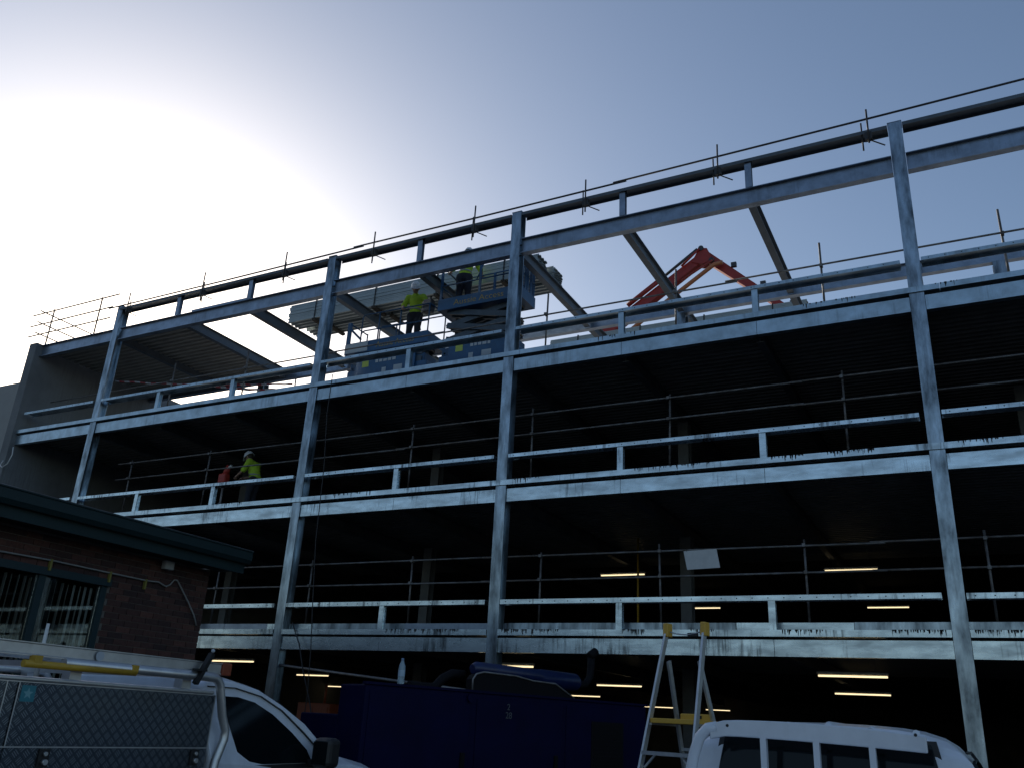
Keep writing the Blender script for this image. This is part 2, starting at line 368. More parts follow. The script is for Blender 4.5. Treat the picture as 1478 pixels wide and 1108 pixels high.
# fluorescent lights
def flu(x0, x1, y, z, top, label):
    t = thing('fluorescent_light', label, 'light', ((x0+x1)/2, y, z), 'lit fluorescent battens under the decks')
    MB().box(x0-.02,x1+.02,y-.035,y+.035,z+.028,z+.07).build('batten', M_white, t)
    MB().tube([(x0,y,z),(x1,y,z)], .017, 8).build('tube', M_lamp, t)
    for x in (x0+.2,x1-.2): MB().tube([(x,y,z+.07),(x,y,top)], .005, 6).build('hanger', M_tube, t)
G = 2.985
flu(-2.68,-1.53,1.97,2.75,3.22,'long lit tube at the right, upper of two above the white cab')
flu(-3.30,-2.06,8.15,2.75,3.29,'lit tube second above the white cab, just below the longest tube')
flu(-9.29,-8.04,7.78,2.75,3.29,'lit tube left of the stepladder, right of the exhaust stack')
flu(-13.75,-12.48,15.9,2.75,3.29,'small lit tube low beside the exhaust, over the generator top')
flu(-17.32,-15.94,1.85,2.75,3.22,'lit tube over the orange end of the ladder on the ute')
flu(-9.35,-8.07,1.40,2.75,3.22,'lit tube just above the blue exhaust silencer')
flu(-19.30,-18.05,7.40,2.75,3.29,'lit tube right of the leaning column foot above the orange cabinet')
flu(-24.85,-23.6,15.9,2.75,3.29,'lower small lit tube over the lower end of the generator')
flu(-14.40,-12.95,26.0,2.75,3.29,'far lit tube seen through the stepladder, upper one')
flu(-11.6,-10.5,26.6,2.75,3.29,'far lit tube beside the stepladder platform')
flu(-9.11,-7.86,7.52,5.6,6.165,'lit tube behind the lower handrail, left of the white board')
flu(-3.25,-2.04,7.73,5.6,6.165,'lit tube behind the lower handrail, right of the white board')
flu(-8.60,-7.57,14.2,5.6,6.165,'smaller lit tube under the lowest parapet rail, below the white board')
flu(-3.04,-1.86,14.45,5.6,6.165,'smaller lit tube under the lowest parapet rail near the right column')
# board tied to the handrail
t = thing('notice_board', 'blank pale board hung on the lowest handrail', 'board', (-4.36,.53,4.43))
MB().add([(-4.66,.50,4.77),(-4.05,.50,4.79),(-3.98,.44,4.44),(-4.58,.44,4.42),(-4.66,.512,4.77),(-4.05,.512,4.79),(-3.98,.452,4.44),(-4.58,.452,4.42)],
    [(0,1,2,3),(7,6,5,4),(0,4,5,1),(1,5,6,2),(2,6,7,3),(3,7,4,0)]).build('panel', mat('pale_corflute', (.50,.51,.51), .6, noise=.15, nscale=6), t)
for x in (-4.6,-4.1): MB().tube([(x,.50,4.76),(x,.53,4.83)], .006, 6).build('tie', M_rope, t)
# hanging rope and cables
o = MB().tube([(-12.99,-.10,9.2),(-12.98,-.12,8.2),(-12.86,-.11,6.9),(-12.80,-.12,5.2),(-12.66,-.13,4.0),(-12.52,-.14,2.9),(-12.45,-.14,2.0),(-12.47,-.14,1.3)], .011, 6).build('hanging_rope', M_rope); tag(o, 'long dark rope hanging down the front from the top floor', 'rope')
o = MB().tube([(-13.2,-.05,3.45),(-12.9,-.08,3.0),(-12.7,-.1,2.5),(-12.4,-.12,1.9),(-12.2,-.1,1.3)], .014, 6).build('hanging_cable', M_rope); tag(o, 'short dark cable sagging across the lowest beam beside the leaning column', 'cable')
o = MB().tube([(-13.51,.08,2.58),(-10.58,.08,2.35),(-8.39,.08,2.18)], .028, 8).build('steel_pipe', M_tube); tag(o, 'sloping steel pipe between two columns above the generator', 'pipe')
o = MB().tube([(-7.25,5.3,3.461),(-7.25,5.3,6.1)], .028, 8).build('yellow_pipe', M_yel); tag(o, 'thin yellow upright pipe inside the lowest suspended floor', 'pipe')
o = MB().box(-18.5,-16.45,.03,.19,11.902,11.955).build('steel_angle', M_galv); tag(o, 'loose length of steel lying on the roof beam near the left column', 'steel length')
# curled cable on the wall end
o = MB().tube([(-24.72,-.15,8.5),(-24.62,-.18,8.25),(-24.70,-.2,7.98),(-24.92,-.2,7.88),(-25.08,-.18,7.97),(-25.05,-.14,8.12)], .015, 6).build('conduit_loop', M_white); tag(o, 'pale loop of conduit hanging at the end of the concrete wall', 'conduit')
# orange cabinet on the ground floor
t = thing('orange_cabinet', 'orange steel cabinet inside the ground floor beyond the blue generator', 'cabinet', (-14,2,0))
MB().box(-14.5,-13.55,2,2.7,.1,1.88).build('body', M_cloth_o, t, .02)
MB().box(-14.45,-14.03,1.985,1.999,.2,1.8).build('door', M_cloth_o, t); MB().box(-14.01,-13.6,1.985,1.999,.2,1.8).build('door', M_cloth_o, t)
MB().tube([(-13.95,2.3,1.88),(-13.95,2.3,2.3)], .03, 8).build('spout', M_cloth_o, t)
for x in (-14.4,-13.7): MB().box(x-.05,x+.05,2.02,2.68,0,.1).build('foot', M_tube, t)
# barrier tape on the top floor
def tape_mat():
    M = mat('red_white_tape', (.6,.6,.6), .5); n = M.node_tree.nodes; l = M.node_tree.links
    g = n.new('ShaderNodeNewGeometry'); s = n.new('ShaderNodeSeparateXYZ'); l.new(g.outputs['Position'], s.inputs[0])
    a = n.new('ShaderNodeMath'); a.operation = 'MULTIPLY_ADD'; a.inputs[1].default_value = .6; l.new(s.outputs['Z'], a.inputs[0]); l.new(s.outputs['X'], a.inputs[2])
    w = n.new('ShaderNodeMath'); w.operation = 'MULTIPLY'; w.inputs[1].default_value = 3.4; l.new(a.outputs[0], w.inputs[0])
    fr = n.new('ShaderNodeMath'); fr.operation = 'FRACT'; l.new(w.outputs[0], fr.inputs[0])
    gt = n.new('ShaderNodeMath'); gt.operation = 'GREATER_THAN'; gt.inputs[1].default_value = .5; l.new(fr.outputs[0], gt.inputs[0])
    mx = n.new('ShaderNodeMix'); mx.data_type = 'RGBA'; mx.inputs['A'].default_value = (.28,.265,.265,1); mx.inputs['B'].default_value = (.20,.02,.025,1)
    l.new(gt.outputs[0], mx.inputs['Factor']); l.new(mx.outputs['Result'], n['Principled BSDF'].inputs['Base Color']); return M
M_tape = tape_mat()
def tape(a, b, sag, w, label):
    v = []; f = []; N = 24
    for i in range(N+1):
        u = i/N; p = Vector(a).lerp(Vector(b), u); p.z -= sag*4*u*(1-u)+.01*math.sin(i*1.7)
        tw = .35*math.sin(i*.8); v += [p+Vector((0,-math.sin(tw)*w/2,math.cos(tw)*w/2)), p-Vector((0,-math.sin(tw)*w/2,math.cos(tw)*w/2))]
    for i in range(N): f.append((2*i,2*i+1,2*i+3,2*i+2))
    o = MB().add(v, f, True).build('barrier_tape', M_tape); md = o.modifiers.new('thick','SOLIDIFY'); md.thickness = .002
    tag(o, label, 'tape', 'red and white barrier tapes')
tape((-21.45,.30,10.32),(-16.5,2.3,10.32), .07, .05, 'long red and white tape strung to the left column, upper floor')
tape((-19.0,1.3,10.28),(-16.4,2.4,10.20), .10, .075, 'short wide red and white tape doubled at the right end of the strung one')
for xx, yy, lab in ((-16.45,2.35,'thin steel stake holding the right ends of the barrier tapes'),):
    t = thing('tape_stake', lab, 'stake', (xx,yy,9.1)); MB().tube([(xx,yy,9.1),(xx,yy,10.5)], .02, 8).build('rod', M_tube, t); MB().box(xx-.12,xx+.12,yy-.12,yy+.12,9.098,9.12).build('base', M_tube, t)
t = thing('red_tool_stand', 'red power tool with white tip on a stand before the stooping worker', 'tool', (-17.33,1.2,6.335))
MB().tube([(-17.33,1.2,6.335),(-17.33,1.2,7.2)], .03, 8).build('stand', M_tube, t)
for q in ((-.25,-.1),(.25,-.1),(0,.25)): MB().tube([(-17.33,1.2,6.7),(-17.33+q[0],1.2+q[1],6.34)], .015, 6).build('leg', M_tube, t)
M_red = mat('red_plastic', (.42,.04,.03), .5)
MB().box(-17.48,-17.23,1.1,1.3,7.18,7.45).build('motor', M_red, t, .04); MB().tube([(-17.33,1.2,7.42),(-17.23,1.2,7.66)], [.09,.07], 10).build('housing', M_red, t)
MB().tube([(-17.20,1.18,7.60),(-17.13,1.18,7.66)], [.045,.03], 10).build('guard', M_white, t)
# ------------------------------------------------------------------ packs of roof sheeting
M_sheet = mat('zinc_sheet', (.36,.40,.40), .45, .45, noise=.2, nscale=1.2)
M_timber = mat('timber_bearer', (.06,.05,.04), .85, noise=.3, nscale=8)
def pack(label, x0, x1, y0, y1, z0, n, dz):
    t = thing('sheeting_pack', label, 'sheet pack', ((x0+x1)/2,(y0+y1)/2,z0), 'packs of roof sheeting lying across the rafters')
    w = y1-y0; prof = []
    for k in range(3):
        a = y0+w*k/3; q = w/3; prof += [(a,0),(a+q*.30,0),(a+q*.42,dz*.75),(a+q*.78,dz*.75),(a+q*.9,0)]
    prof.append((y1,0)); v = []; f = []
    N = len(prof)
    for th in (0,.006):
        for (y,z) in prof: v += [(x0,y,z+th),(x1,y,z+th)]
    for o in (0,2*N):
        for i in range(N-1): f.append((o+2*i,o+2*i+1,o+2*i+3,o+2*i+2))
    for i in range(N-1):
        f.append((2*i,2*i+2,2*N+2*i+2,2*N+2*i)); f.append((2*i+1,2*i+3,2*N+2*i+3,2*N+2*i+1))
    f.append((0,1,2*N+1,2*N)); f.append((2*N-2,2*N-1,4*N-1,4*N-2))
    # folded edge lip on both sides closes the stack's flank
    me = MB().add(v, f).box(x0,x1,y0-.004,y0,0,dz*.9).box(x0,x1,y1,y1+.004,0,dz*.9).mesh('sheet')
    for i in range(n):
        o = link('sheet', me, M_sheet, t); o.matrix_parent_inverse = PINV[t.name] @ Matrix.Translation((random.uniform(-.03,.03), random.uniform(-.008,.008), z0+i*dz))
    for k in (.12,.38,.63,.88):
        x = x0+(x1-x0)*k; zt = z0+n*dz+.02
        m_ = MB()
        for (a0,a1,b0,b1) in ((y0-.02,y0-.015,z0-.01,zt),(y1+.015,y1+.02,z0-.01,zt),(y0-.02,y1+.02,zt,zt+.004)): m_.box(x-.016,x+.016,a0,a1,b0,b1)
        m_.build('strap', M_rope, t)
        MB().box(x-.05,x+.05,y0-.05,y1+.05,z0-.085,z0-.012).build('bearer', M_timber, t)
pack('long pale sheeting pack nearest the street, behind the workers on the lifts', -16.5, -8.57, 1.75, 2.22, 11.97, 11, .05)
pack('second sheeting pack behind the first, its dark end showing further right', -16.3, -8.40, 2.34, 2.80, 11.95, 10, .05)
pack('thin sheeting pack on the rear roof under the red boom', -10.2, -2.92, 6.0, 6.95, 11.96, 6, .045)

# ------------------------------------------------------------------ concrete pump boom beyond the building
M_boom = mat('red_boom_paint', (.36,.030,.022), .45, noise=.3, nscale=2.5)
M_steel = mat('dark_steel', (.07,.07,.075), .45, .7)
t = thing('concrete_pump_boom', 'folded red concrete pump boom rising beyond the roof', 'pump boom', (-24,30,0))
Y0 = 30.0
def taper_box(a, b, h0, h1, w):
    a = Vector(a); b = Vector(b); d = (b-a).normalized(); n = Vector((-d.z,0,d.x)); v = []
    for p, h in ((a,h0),(b,h1)):
        for s, yy in ((-1,-1),(1,-1),(1,1),(-1,1)): v.append(p+n*s*h/2+Vector((0,yy*w/2,0)))
    return MB().add(v, [(0,1,2,3),(7,6,5,4),(0,4,5,1),(1,5,6,2),(2,6,7,3),(3,7,4,0)])
taper_box((-26.5,Y0,19.0),(-12.2,Y0,28.25),.72,.55,.5).build('main_boom', M_boom, t)
taper_box((-11.9,Y0,28.55),(-6.9,Y0,23.7),.58,.34,.4).build('tip_boom', M_boom, t)
kn = MB().add([(-12.6,Y0-.32,28.1),(-12.1,Y0-.32,28.95),(-11.65,Y0-.32,28.85),(-11.35,Y0-.32,28.0),(-12.0,Y0-.32,27.85),(-12.6,Y0+.32,28.1),(-12.1,Y0+.32,28.95),(-11.65,Y0+.32,28.85),(-11.35,Y0+.32,28.0),(-12.0,Y0+.32,27.85)],
    [(0,1,2,3,4),(9,8,7,6,5),(0,5,6,1),(1,6,7,2),(2,7,8,3),(3,8,9,4),(4,9,5,0)]).build('knuckle', M_boom, t)
MB().tube([(-12.0,Y0-.4,28.9),(-12.0,Y0+.4,28.9)], .16, 10).build('pin', M_steel, kn); MB().tube([(-11.4,Y0-.4,28.0),(-11.4,Y0+.4,28.0)], .14, 10).build('pin', M_steel, kn)
MB().tube([(-16.6,Y0-.40,25.9),(-14.6,Y0-.40,27.2)], .15, 10).build('hydraulic_ram', M_boom, t); MB().tube([(-14.6,Y0-.40,27.2),(-12.2,Y0-.40,28.85)], .09, 8).build('ram_rod', M_steel, t)
MB().tube([(-12.1,Y0-.40,28.85),(-13.2,Y0-.40,27.9)], .07, 8).build('link_rod', M_boom, t); MB().tube([(-11.3,Y0-.45,27.9),(-13.2,Y0-.45,26.9)], .06, 8).build('link_rod', M_boom, t)
M_pipe = mat('delivery_pipe_orange', (.45,.16,.07), .5)
MB().tube([(-19.5,Y0-.5,22.0),(-15.0,Y0-.5,25.1),(-11.2,Y0-.5,27.55),(-10.7,Y0-.5,27.6)], .13, 8).build('delivery_pipe', M_pipe, t)
for k in (.3,.62,.93):
    p = Vector((-11.9,Y0,28.55)).lerp(Vector((-6.9,Y0,23.7)), k); MB().box(p.x+.12,p.x+.42,Y0-.3,Y0-.1,p.z+.22,p.z+.5).build('bracket', M_steel, t)
MB().tube([(-6.9,Y0,23.7),(-6.6,Y0,22.9),(-6.55,Y0,19.5)], .12, 8).build('end_hose', M_blackrub, t)
MB().tube([(-26.5,Y0,19.0),(-25.0,Y0,3.2)], [.55,.75], 8).build('mast', M_boom, t)
MB().box(-29,-20,28.8,31.2,.9,2.6).build('truck_body', M_boom, t, .1); MB().box(-20,-17.8,28.8,31.2,.9,3.4).build('truck_cab', M_white, t, .15)
MB().tube([(-25,Y0,2.2),(-25,Y0,3.3)], 1.0, 12).build('turret', M_boom, t)
for x in (-28,-26.5,-18.8):
    for y in (28.75,31.25): MB().tube([(x,y-.15,.98),(x,y+.15,.98)], .5, 14).build('wheel', M_blackrub, t)

S_ = 1.133; t.scale = (S_,)*3; t.location = (-24*S_, -15+45*S_, -.55)

# ------------------------------------------------------------------ scissor lifts
M_blue = mat('lift_blue_paint', (.010,.085,.21), .42, noise=.25, nscale=5, coat=.15)
M_blued = mat('lift_dark_blue', (.012,.06,.14), .5)
M_arm = mat('scissor_arm_steel', (.075,.10,.13), .5, .3, noise=.3, nscale=6)
M_ylet = mat('faded_yellow_lettering', (.30,.22,.07), .6)
M_lab = mat('pale_decal', (.42,.46,.5), .6)
M_yl = mat('yellow_green_decal', (.42,.5,.10), .6)
def text(body, size, loc, rot, m_, parent, ext=.002, align='LEFT', sx=1.0):
    cu = bpy.data.curves.new('lettering','FONT'); cu.body = body; cu.size = size; cu.extrude = ext; cu.align_x = align
    tmp = bpy.data.objects.new('tmp', cu); COL.objects.link(tmp)
    me = bpy.data.meshes.new_from_object(tmp.evaluated_get(bpy.context.evaluated_depsgraph_get()))
    bpy.data.objects.remove(tmp)
    M4 = Matrix.Translation(loc) @ rot.to_4x4() @ Matrix.Diagonal((sx,1,1,1)); me.transform(M4); me.name = 'lettering'
    me.materials.clear(); return link('lettering', me, m_, parent)
FRONT = Matrix.Rotation(math.pi/2, 3, 'X')   # reads from -y
def lift(label, x0, x1, y0, y1, zs, zp, arms, rail_style):
    t = thing('scissor_lift', label, 'scissor lift', ((x0+x1)/2,(y0+y1)/2,zs), 'blue scissor lifts on the top floor')
    ch = MB().box(x0+.05,x1-.05,y0+.10,y1-.10,zs+.16,zs+.60).build('chassis', M_blue, t, .02)
    for yy, s in ((y0+.10,-1),(y1-.10,1)):
        MB().box(x0+.35,x1-.35,yy+s*.003 if s>0 else yy-.06,yy+.06 if s>0 else yy-.003,zs+.20,zs+.92).build('side_tray', M_blue, t, .01)
    MB().box(x0+.12,x1-.12,y0+.12,y1-.12,zs+.602,zs+.80).build('hood', M_blued, t, .015)
    yf = y0+.037
    MB().box(x0+.55,x0+.75,yf-.003,yf,zs+.62,zs+.78).build('decal', M_yl, ch); MB().box(x1-.95,x1-.70,yf-.003,yf,zs+.42,zs+.56).build('decal', M_lab, ch)
    MB().box(x1-1.30,x1-1.18,yf-.003,yf,zs+.40,zs+.54).build('decal', M_lab, ch)
    x = x0+.95
    for i in range(5):
        w = random.uniform(.06,.11); MB().box(x,x+w,yf-.003,yf,zs+.70,zs+.77+random.uniform(-.01,.01)).build('decal', M_lab, ch); x += w+.03
    for wx in (x0+.28,x1-.28):
        for wy in (y0+.06,y1-.06):
            w_ = MB().tube([(wx,wy-.07,zs+.19),(wx,wy+.07,zs+.19)], .19, 16).build('wheel', M_blackrub, t)
            MB().tube([(wx,wy-.075,zs+.19),(wx,wy+.075,zs+.19)], .09, 10).build('hub', M_lab, w_)
    # scissor arms
    z0 = zs+.66; h = (zp-.10-z0)/arms
    for yy in (y0+.16,(y0+y1)/2,y1-.16):
        for k in range(arms):
            for d_ in (1,-1):
                a, b = (x0+.2,x1-.2) if d_ > 0 else (x1-.2,x0+.2); off = .03*d_
                MB().bar((a,yy+off,z0+k*h),(b,yy+off,z0+(k+1)*h),.045,.14).build('scissor_arm', M_arm, t)
    for k in range(arms+1):
        for xx in (x0+.2,x1-.2): MB().tube([(xx,y0+.12,z0+k*h),(xx,y1-.12,z0+k*h)], .03, 8).build('cross_pin', M_steel, t)
    # platform
    pf = MB().box(x0,x1,y0,y1,zp-.10,zp).build('platform', M_blued, t)
    for (a0,a1,b0,b1) in ((x0-.004,x1+.004,y0-.02,y0-.001),(x0-.004,x1+.004,y1+.001,y1+.02)): MB().box(a0,a1,b0,b1,zp-.11,zp+.19).build('toe_board', M_blue, pf)
    MB().box(x0-.022,x0-.005,y0-.02,y1+.02,zp-.11,zp+.17).build('toe_board', M_blue, pf); MB().box(x1+.005,x1+.022,y0-.02,y1+.02,zp-.11,zp+.17).build('toe_board', M_blue, pf)
    text('Aussie Access', .21, (x0+.42 if rail_style else x0+.95, y0-.022, zp-.03), FRONT, M_ylet, pf, sx=1.15 if rail_style else .95)
    hr = 1.08; R_ = .018
    if rail_style:    # squared rails, broad uprights at both ends
        for yy in (y0+.01,y1-.01):
            for z in (zp+.56,zp+hr): MB().tube([(x0,yy,z),(x1,yy,z)], R_, 8).build('guard_rail', M_blue, t)
            for xx in (x0+.03,(x0+x1)/2,x1-.03): MB().bar((xx,yy,zp+.19),(xx,yy,zp+hr),.06,.035,(0,1,0)).build('rail_post', M_blue, t)
        for xx in (x0+.01,x1-.01):
            for z in (zp+.56,zp+hr): MB().tube([(xx,y0,z),(xx,y1,z)], R_, 8).build('guard_rail', M_blue, t)
        for q in (.12,.33,.5,.72): MB().bar((x1-.005,y0+(y1-y0)*q,zp+.0),(x1-.005,y0+(y1-y0)*q,zp+hr),.03,.07,(0,1,0)).build('gate_bar', M_blue, t)
        MB().tube([(x0+.05,y0+.05,zp+hr-.02),(x0+.45,y0+.25,zp+.62)], .016, 6).build('brace', M_steel, t); MB().tube([(x0+1.2,y0+.03,zp+hr-.02),(x0+1.0,y0+.03,zp+.58)], .016, 6).build('brace', M_blue, t)
    else:             # rounded dark tube rails, extension deck end upright
        for yy in (y0+.01,y1-.01):
            for z, xa in ((zp+.50,x0+.42),(zp+.95,x0+.42)):
                MB().tube([(xa,yy,zp+.1)]+[(xa+.1-.1*math.cos(q),yy,z-.1+.1*math.sin(q)) for q in (0,.5,1.0,1.57)]+[(x1-.02,yy,z-.02)], R_, 8).build('guard_rail', M_blued, t)
            for xx in (x0+.95,x0+1.6,x1-.03): MB().tube([(xx,yy,zp+.19),(xx,yy,zp+.95)], R_, 8).build('rail_post', M_blued, t)
        MB().bar((x0+.03,y0+.02,zp-.1),(x0+.03,y0+.02,zp+.80),.10,.06,(0,1,0)).build('end_upright', M_blue, t)
        MB().bar((x0+.06,y0+.02,zp+.62),(x0+.42,y0+.02,zp+.28),.05,.05).build('end_brace', M_blue, t)
        MB().tube([(x0+.04,y1-.02,zp+.0),(x0+.04,y1-.02,zp+.80)], R_, 8).build('rail_post', M_blued, t)
        MB().tube([(x1-.02,y0,zp+.93),(x1-.02,y1,zp+.93)], R_, 8).build('guard_rail', M_blued, t)
        MB().tube([(x0+.03,y0+.02,zp+.78),(x0+.03,y1-.02,zp+.78)], R_, 8).build('guard_rail', M_blued, t)
        MB().box(x0+.02,x0+.70,y0-.04,y0-.024,zp-.09,zp+.17).build('blank_panel', M_lab, t)
    return t
lift('raised blue scissor lift behind the second column, worker at its left end', -10.72, -8.50, .78, 1.50, 9.1, 10.97, 3, 1)
lift('lowered blue scissor lift with blank grey panel, left of the raised one', -13.45, -10.98, .80, 1.56, 9.1, 10.22, 2, 0)
t = thing('lift_control_box', 'dark hand control box hung on the rail by the left worker', 'control box', (-11.12,.95,11.0))
MB().box(-11.26,-11.02,.86,1.04,10.98,11.32).build('case', M_steel, t, .02); MB().tube([(-11.1,.95,11.32),(-11.08,.93,11.42)], .02, 8).build('joystick', M_blackrub, t)
MB().tube([(-11.26,.9,11.0),(-11.34,.88,10.8),(-11.28,.9,10.5)], .014, 6).build('lead', M_blackrub, t)
MB().box(-11.20,-11.06,1.04,1.10,11.10,11.24).build('bracket', M_steel, t)
# ------------------------------------------------------------------ people
M_skin = mat('skin', (.36,.21,.15), .55); M_hivis = mat('hi_vis_yellow_cloth', (.40,.62,.035), .8, noise=.25, nscale=9)
M_navy = mat('navy_work_cloth', (.016,.02,.032), .85, noise=.3, nscale=12); M_boot = mat('brown_work_boot', (.10,.055,.03), .7)
M_helm = mat('white_hard_hat', (.58,.60,.64), .35); M_refl = mat('silver_reflective_band', (.28,.30,.28), .4); M_hair = mat('dark_hair', (.025,.018,.013), .8)
def blob(chains, voxel=.014, it=4):
    """one continuous surface round chains of (point, radius)"""
    m_ = MB()
    for ch in chains:
        if len(ch) > 1: m_.tube([c[0] for c in ch], [c[1] for c in ch], 12)
        for p, r in ch: m_.sphere(p, r, 12, 8)
    o = bpy.data.objects.new('tmp', m_.mesh('tmp')); COL.objects.link(o)
    r = o.modifiers.new('r','REMESH'); r.mode = 'VOXEL'; r.voxel_size = voxel; r.use_smooth_shade = True
    s = o.modifiers.new('s','SMOOTH'); s.factor = .5; s.iterations = it
    me = bpy.data.meshes.new_from_object(o.evaluated_get(bpy.context.evaluated_depsgraph_get())); bpy.data.objects.remove(o); return me
def V(*a): return Vector(a)
def lerp(a, b, t): return Vector(a).lerp(Vector(b), t)
def person(label, base, yaw, J, chin):
    """J: joints in a local frame, x to the person's left... y forward, z up; yaw turns +y"""
    t = thing('person', label, 'person', base, 'construction workers in yellow shirts and white helmets')
    M4 = Matrix.Translation(base) @ Matrix.Rotation(yaw, 4, 'Z'); W_ = PINV[t.name] @ M4
    J = {k: Vector(v) for k, v in J.items()}
    pel, chest, neck, head = J['pel'], J['chest'], J['neck'], J['head']
    sl, sr = J['sl'], J['sr']; hl, hr = pel+V(-.095,0,-.03), pel+V(.095,0,-.03)
    fwd = Vector(chin).normalized(); upv = (head-neck).normalized()
    up = (upv - fwd*upv.dot(fwd)).normalized(); side = fwd.cross(up)
    ch = [[(pel,.135),(lerp(pel,chest,.5),.125),(chest,.145),(lerp(chest,neck,.6),.10),(neck,.058),(lerp(neck,head,.5),.056),(head-up*.02,.085)],
          [(head+up*.03-fwd*.015,.098),(head-up*.05+fwd*.025,.075),(head-up*.085+fwd*.04,.048)],
          [(head-up*.005+fwd*.09,.017),(head-up*.03+fwd*.103,.019)],           # nose
          [(head-side*.098-up*.01,.02),(head-side*.095+up*.02,.018)],[(head+side*.098-up*.01,.02),(head+side*.095+up*.02,.018)],
          [(sl,.075),(chest+V(0,0,.03),.12),(sr,.075)], [(hl,.105),(hr,.105)]]
    for s in 'lr':
        S, E, H = J['s'+s], J['e'+s], J['h'+s]
        ch.append([(S,.068),(lerp(S,E,.5),.055),(E,.043),(lerp(E,H,.35),.042),(H,.029)])
        d = (H-E).normalized(); ch.append([(H,.028),(H+d*.05,.036),(H+d*.085,.034)])
        hip = hl if s == 'l' else hr; K, A = J['k'+s], J['a'+s]
        ch.append([(hip,.10),(lerp(hip,K,.5),.083),(K,.06),(lerp(K,A,.35),.06),(A,.04)])
        ch.append([(A+V(0,0,-.03),.042),(A+V(0,.07,-.055),.040),(A+V(0,.15,-.065),.035)])
    me = blob(ch)
    # fingers
    fm = MB()
    for s in 'lr':
        E, H = J['e'+s], J['h'+s]; d = (H-E).normalized(); a = d.cross(V(0,0,1)); a = a.normalized() if a.length > .1 else V(1,0,0); b = d.cross(a)
        curl = b if b.z < 0 else -b; sg = 1 if s == 'l' else -1
        for k, L in enumerate((.062,.072,.068,.052)):
            p = H+d*.085+a*(k-1.5)*.019; fm.tube([p,p+d*L*.45+curl*.006,p+d*L*.75+curl*.028,p+d*L*.8+curl*.05], [.0095,.009,.008,.007], 6)
        p = H+d*.03+a*sg*.034; fm.tube([p,p+d*.03+a*sg*.022+curl*.01,p+d*.055+a*sg*.022+curl*.03], [.011,.010,.008], 6)
    for e in (-1,1): fm.sphere(head+fwd*.083+side*e*.034+up*.012, .012, 8, 6)
    bm = bmesh.new(); bm.from_mesh(me); f2 = fm.mesh('f'); bm.from_mesh(f2); bm.to_mesh(me); bm.free()
    for p in me.polygons: p.use_smooth = True
    def put(name, me, m_, parent=t):
        o = link(name, me, m_, parent); o.matrix_parent_inverse = W_ if parent is t else Matrix.Identity(4); return o
    body = put('body', me, M_skin)
    # shirt
    sc_ = [[(pel+V(0,0,.02),.155),(lerp(pel,chest,.5),.148),(chest,.165),(lerp(chest,neck,.55),.118),(lerp(chest,neck,.9),.075)],[(sl,.092),(chest+V(0,0,.03),.138),(sr,.092)]]
    for s in 'lr':
        S, E = J['s'+s], J['e'+s]; sc_.append([(S,.09),(lerp(S,E,.5),.075),(lerp(S,E,.9),.072)])
    shirt = put('shirt', blob(sc_, .016), M_hivis)
    mid = lerp(pel,chest,.35); put('reflective_band', MB().tube([mid+V(0,0,-.022),mid+V(0,0,.022)], .158, 20).mesh('reflective_band'), M_refl)
    tr = [[(pel+V(0,0,.0),.158),(pel+V(0,0,-.03),.15)],[(hl,.12),(hr,.12)]]
    bt = []
    for s in 'lr':
        hip = hl if s == 'l' else hr; K, A = J['k'+s], J['a'+s]
        tr.append([(hip,.118),(lerp(hip,K,.5),.10),(K,.08),(lerp(K,A,.4),.08),(lerp(K,A,.92),.066)])
        bt.append([[(A+V(0,0,.04),.058),(A+V(0,0,-.035),.055),(A+V(0,.08,-.045),.052),(A+V(0,.17,-.052),.044)]])
    put('trousers', blob(tr, .016), M_navy)
    for b_ in bt: put('boot', blob(b_, .012), M_boot)
    # hard hat
    hm = MB(); Mh = Matrix.Translation(head+up*.035-fwd*.01) @ Matrix((( side.x,fwd.x,up.x,0),(side.y,fwd.y,up.y,0),(side.z,fwd.z,up.z,0),(0,0,0,1)))
    hm.sphere((0,0,0), .128, 18, 9, zmin=0.0, sc=(.93,1.08,1.12))
    v = []; f = []
    for k in range(20):
        q = 2*math.pi*k/20; fr = max(0, math.sin(q)); r0 = (.119*math.cos(q), .138*math.sin(q)); r1 = (.134*math.cos(q), (.150+.045*fr)*math.sin(q))
        v += [(r0[0],r0[1],.004),(r1[0],r1[1],-.008),(r1[0],r1[1],-.014),(r0[0],r0[1],-.006)]
    for k in range(20):
        a = 4*k; b = 4*((k+1)%20)
        for i in range(4): f.append((a+i,b+i,b+(i+1)%4,a+(i+1)%4))
    hm.add(v, f, True)
    for e in (-1,0,1): hm.tube([(e*.03,-.12,.07),(e*.03,-.05,.135),(e*.03,.05,.138),(e*.03,.12,.075)], .008, 6)
    hm.xf(Mh); put('hard_hat', hm.mesh('hard_hat'), M_helm)
    hr_ = MB(); hr_.sphere((0,0,0), .104, 14, 8, zmin=-.5, sc=(.98,1.0,1.05)); hr_.xf(Matrix.Translation(head+up*.018-fwd*.022)); put('hair', hr_.mesh('hair'), M_hair)
    return t
legs = dict(kl=(-.10,.03,.50), kr=(.11,.03,.50), al=(-.11,-.01,.10), ar=(.13,.0,.10))
# left lift: faces the street, head bowed, left hand on the control box
person('worker on the lowered lift, head bowed, one hand at the control box', (-11.72,1.22,10.222), math.pi+.25,
    dict(legs, pel=(0,0,.92), chest=(0,.04,1.26), neck=(0,.10,1.46), head=(-.02,.19,1.58), sl=(-.19,.05,1.39), sr=(.19,.05,1.39), el=(-.36,.12,1.17), hl=(-.50,.26,1.08), er=(.30,.10,1.12), hr=(.22,.30,.99)), (-.15,.75,-.62))
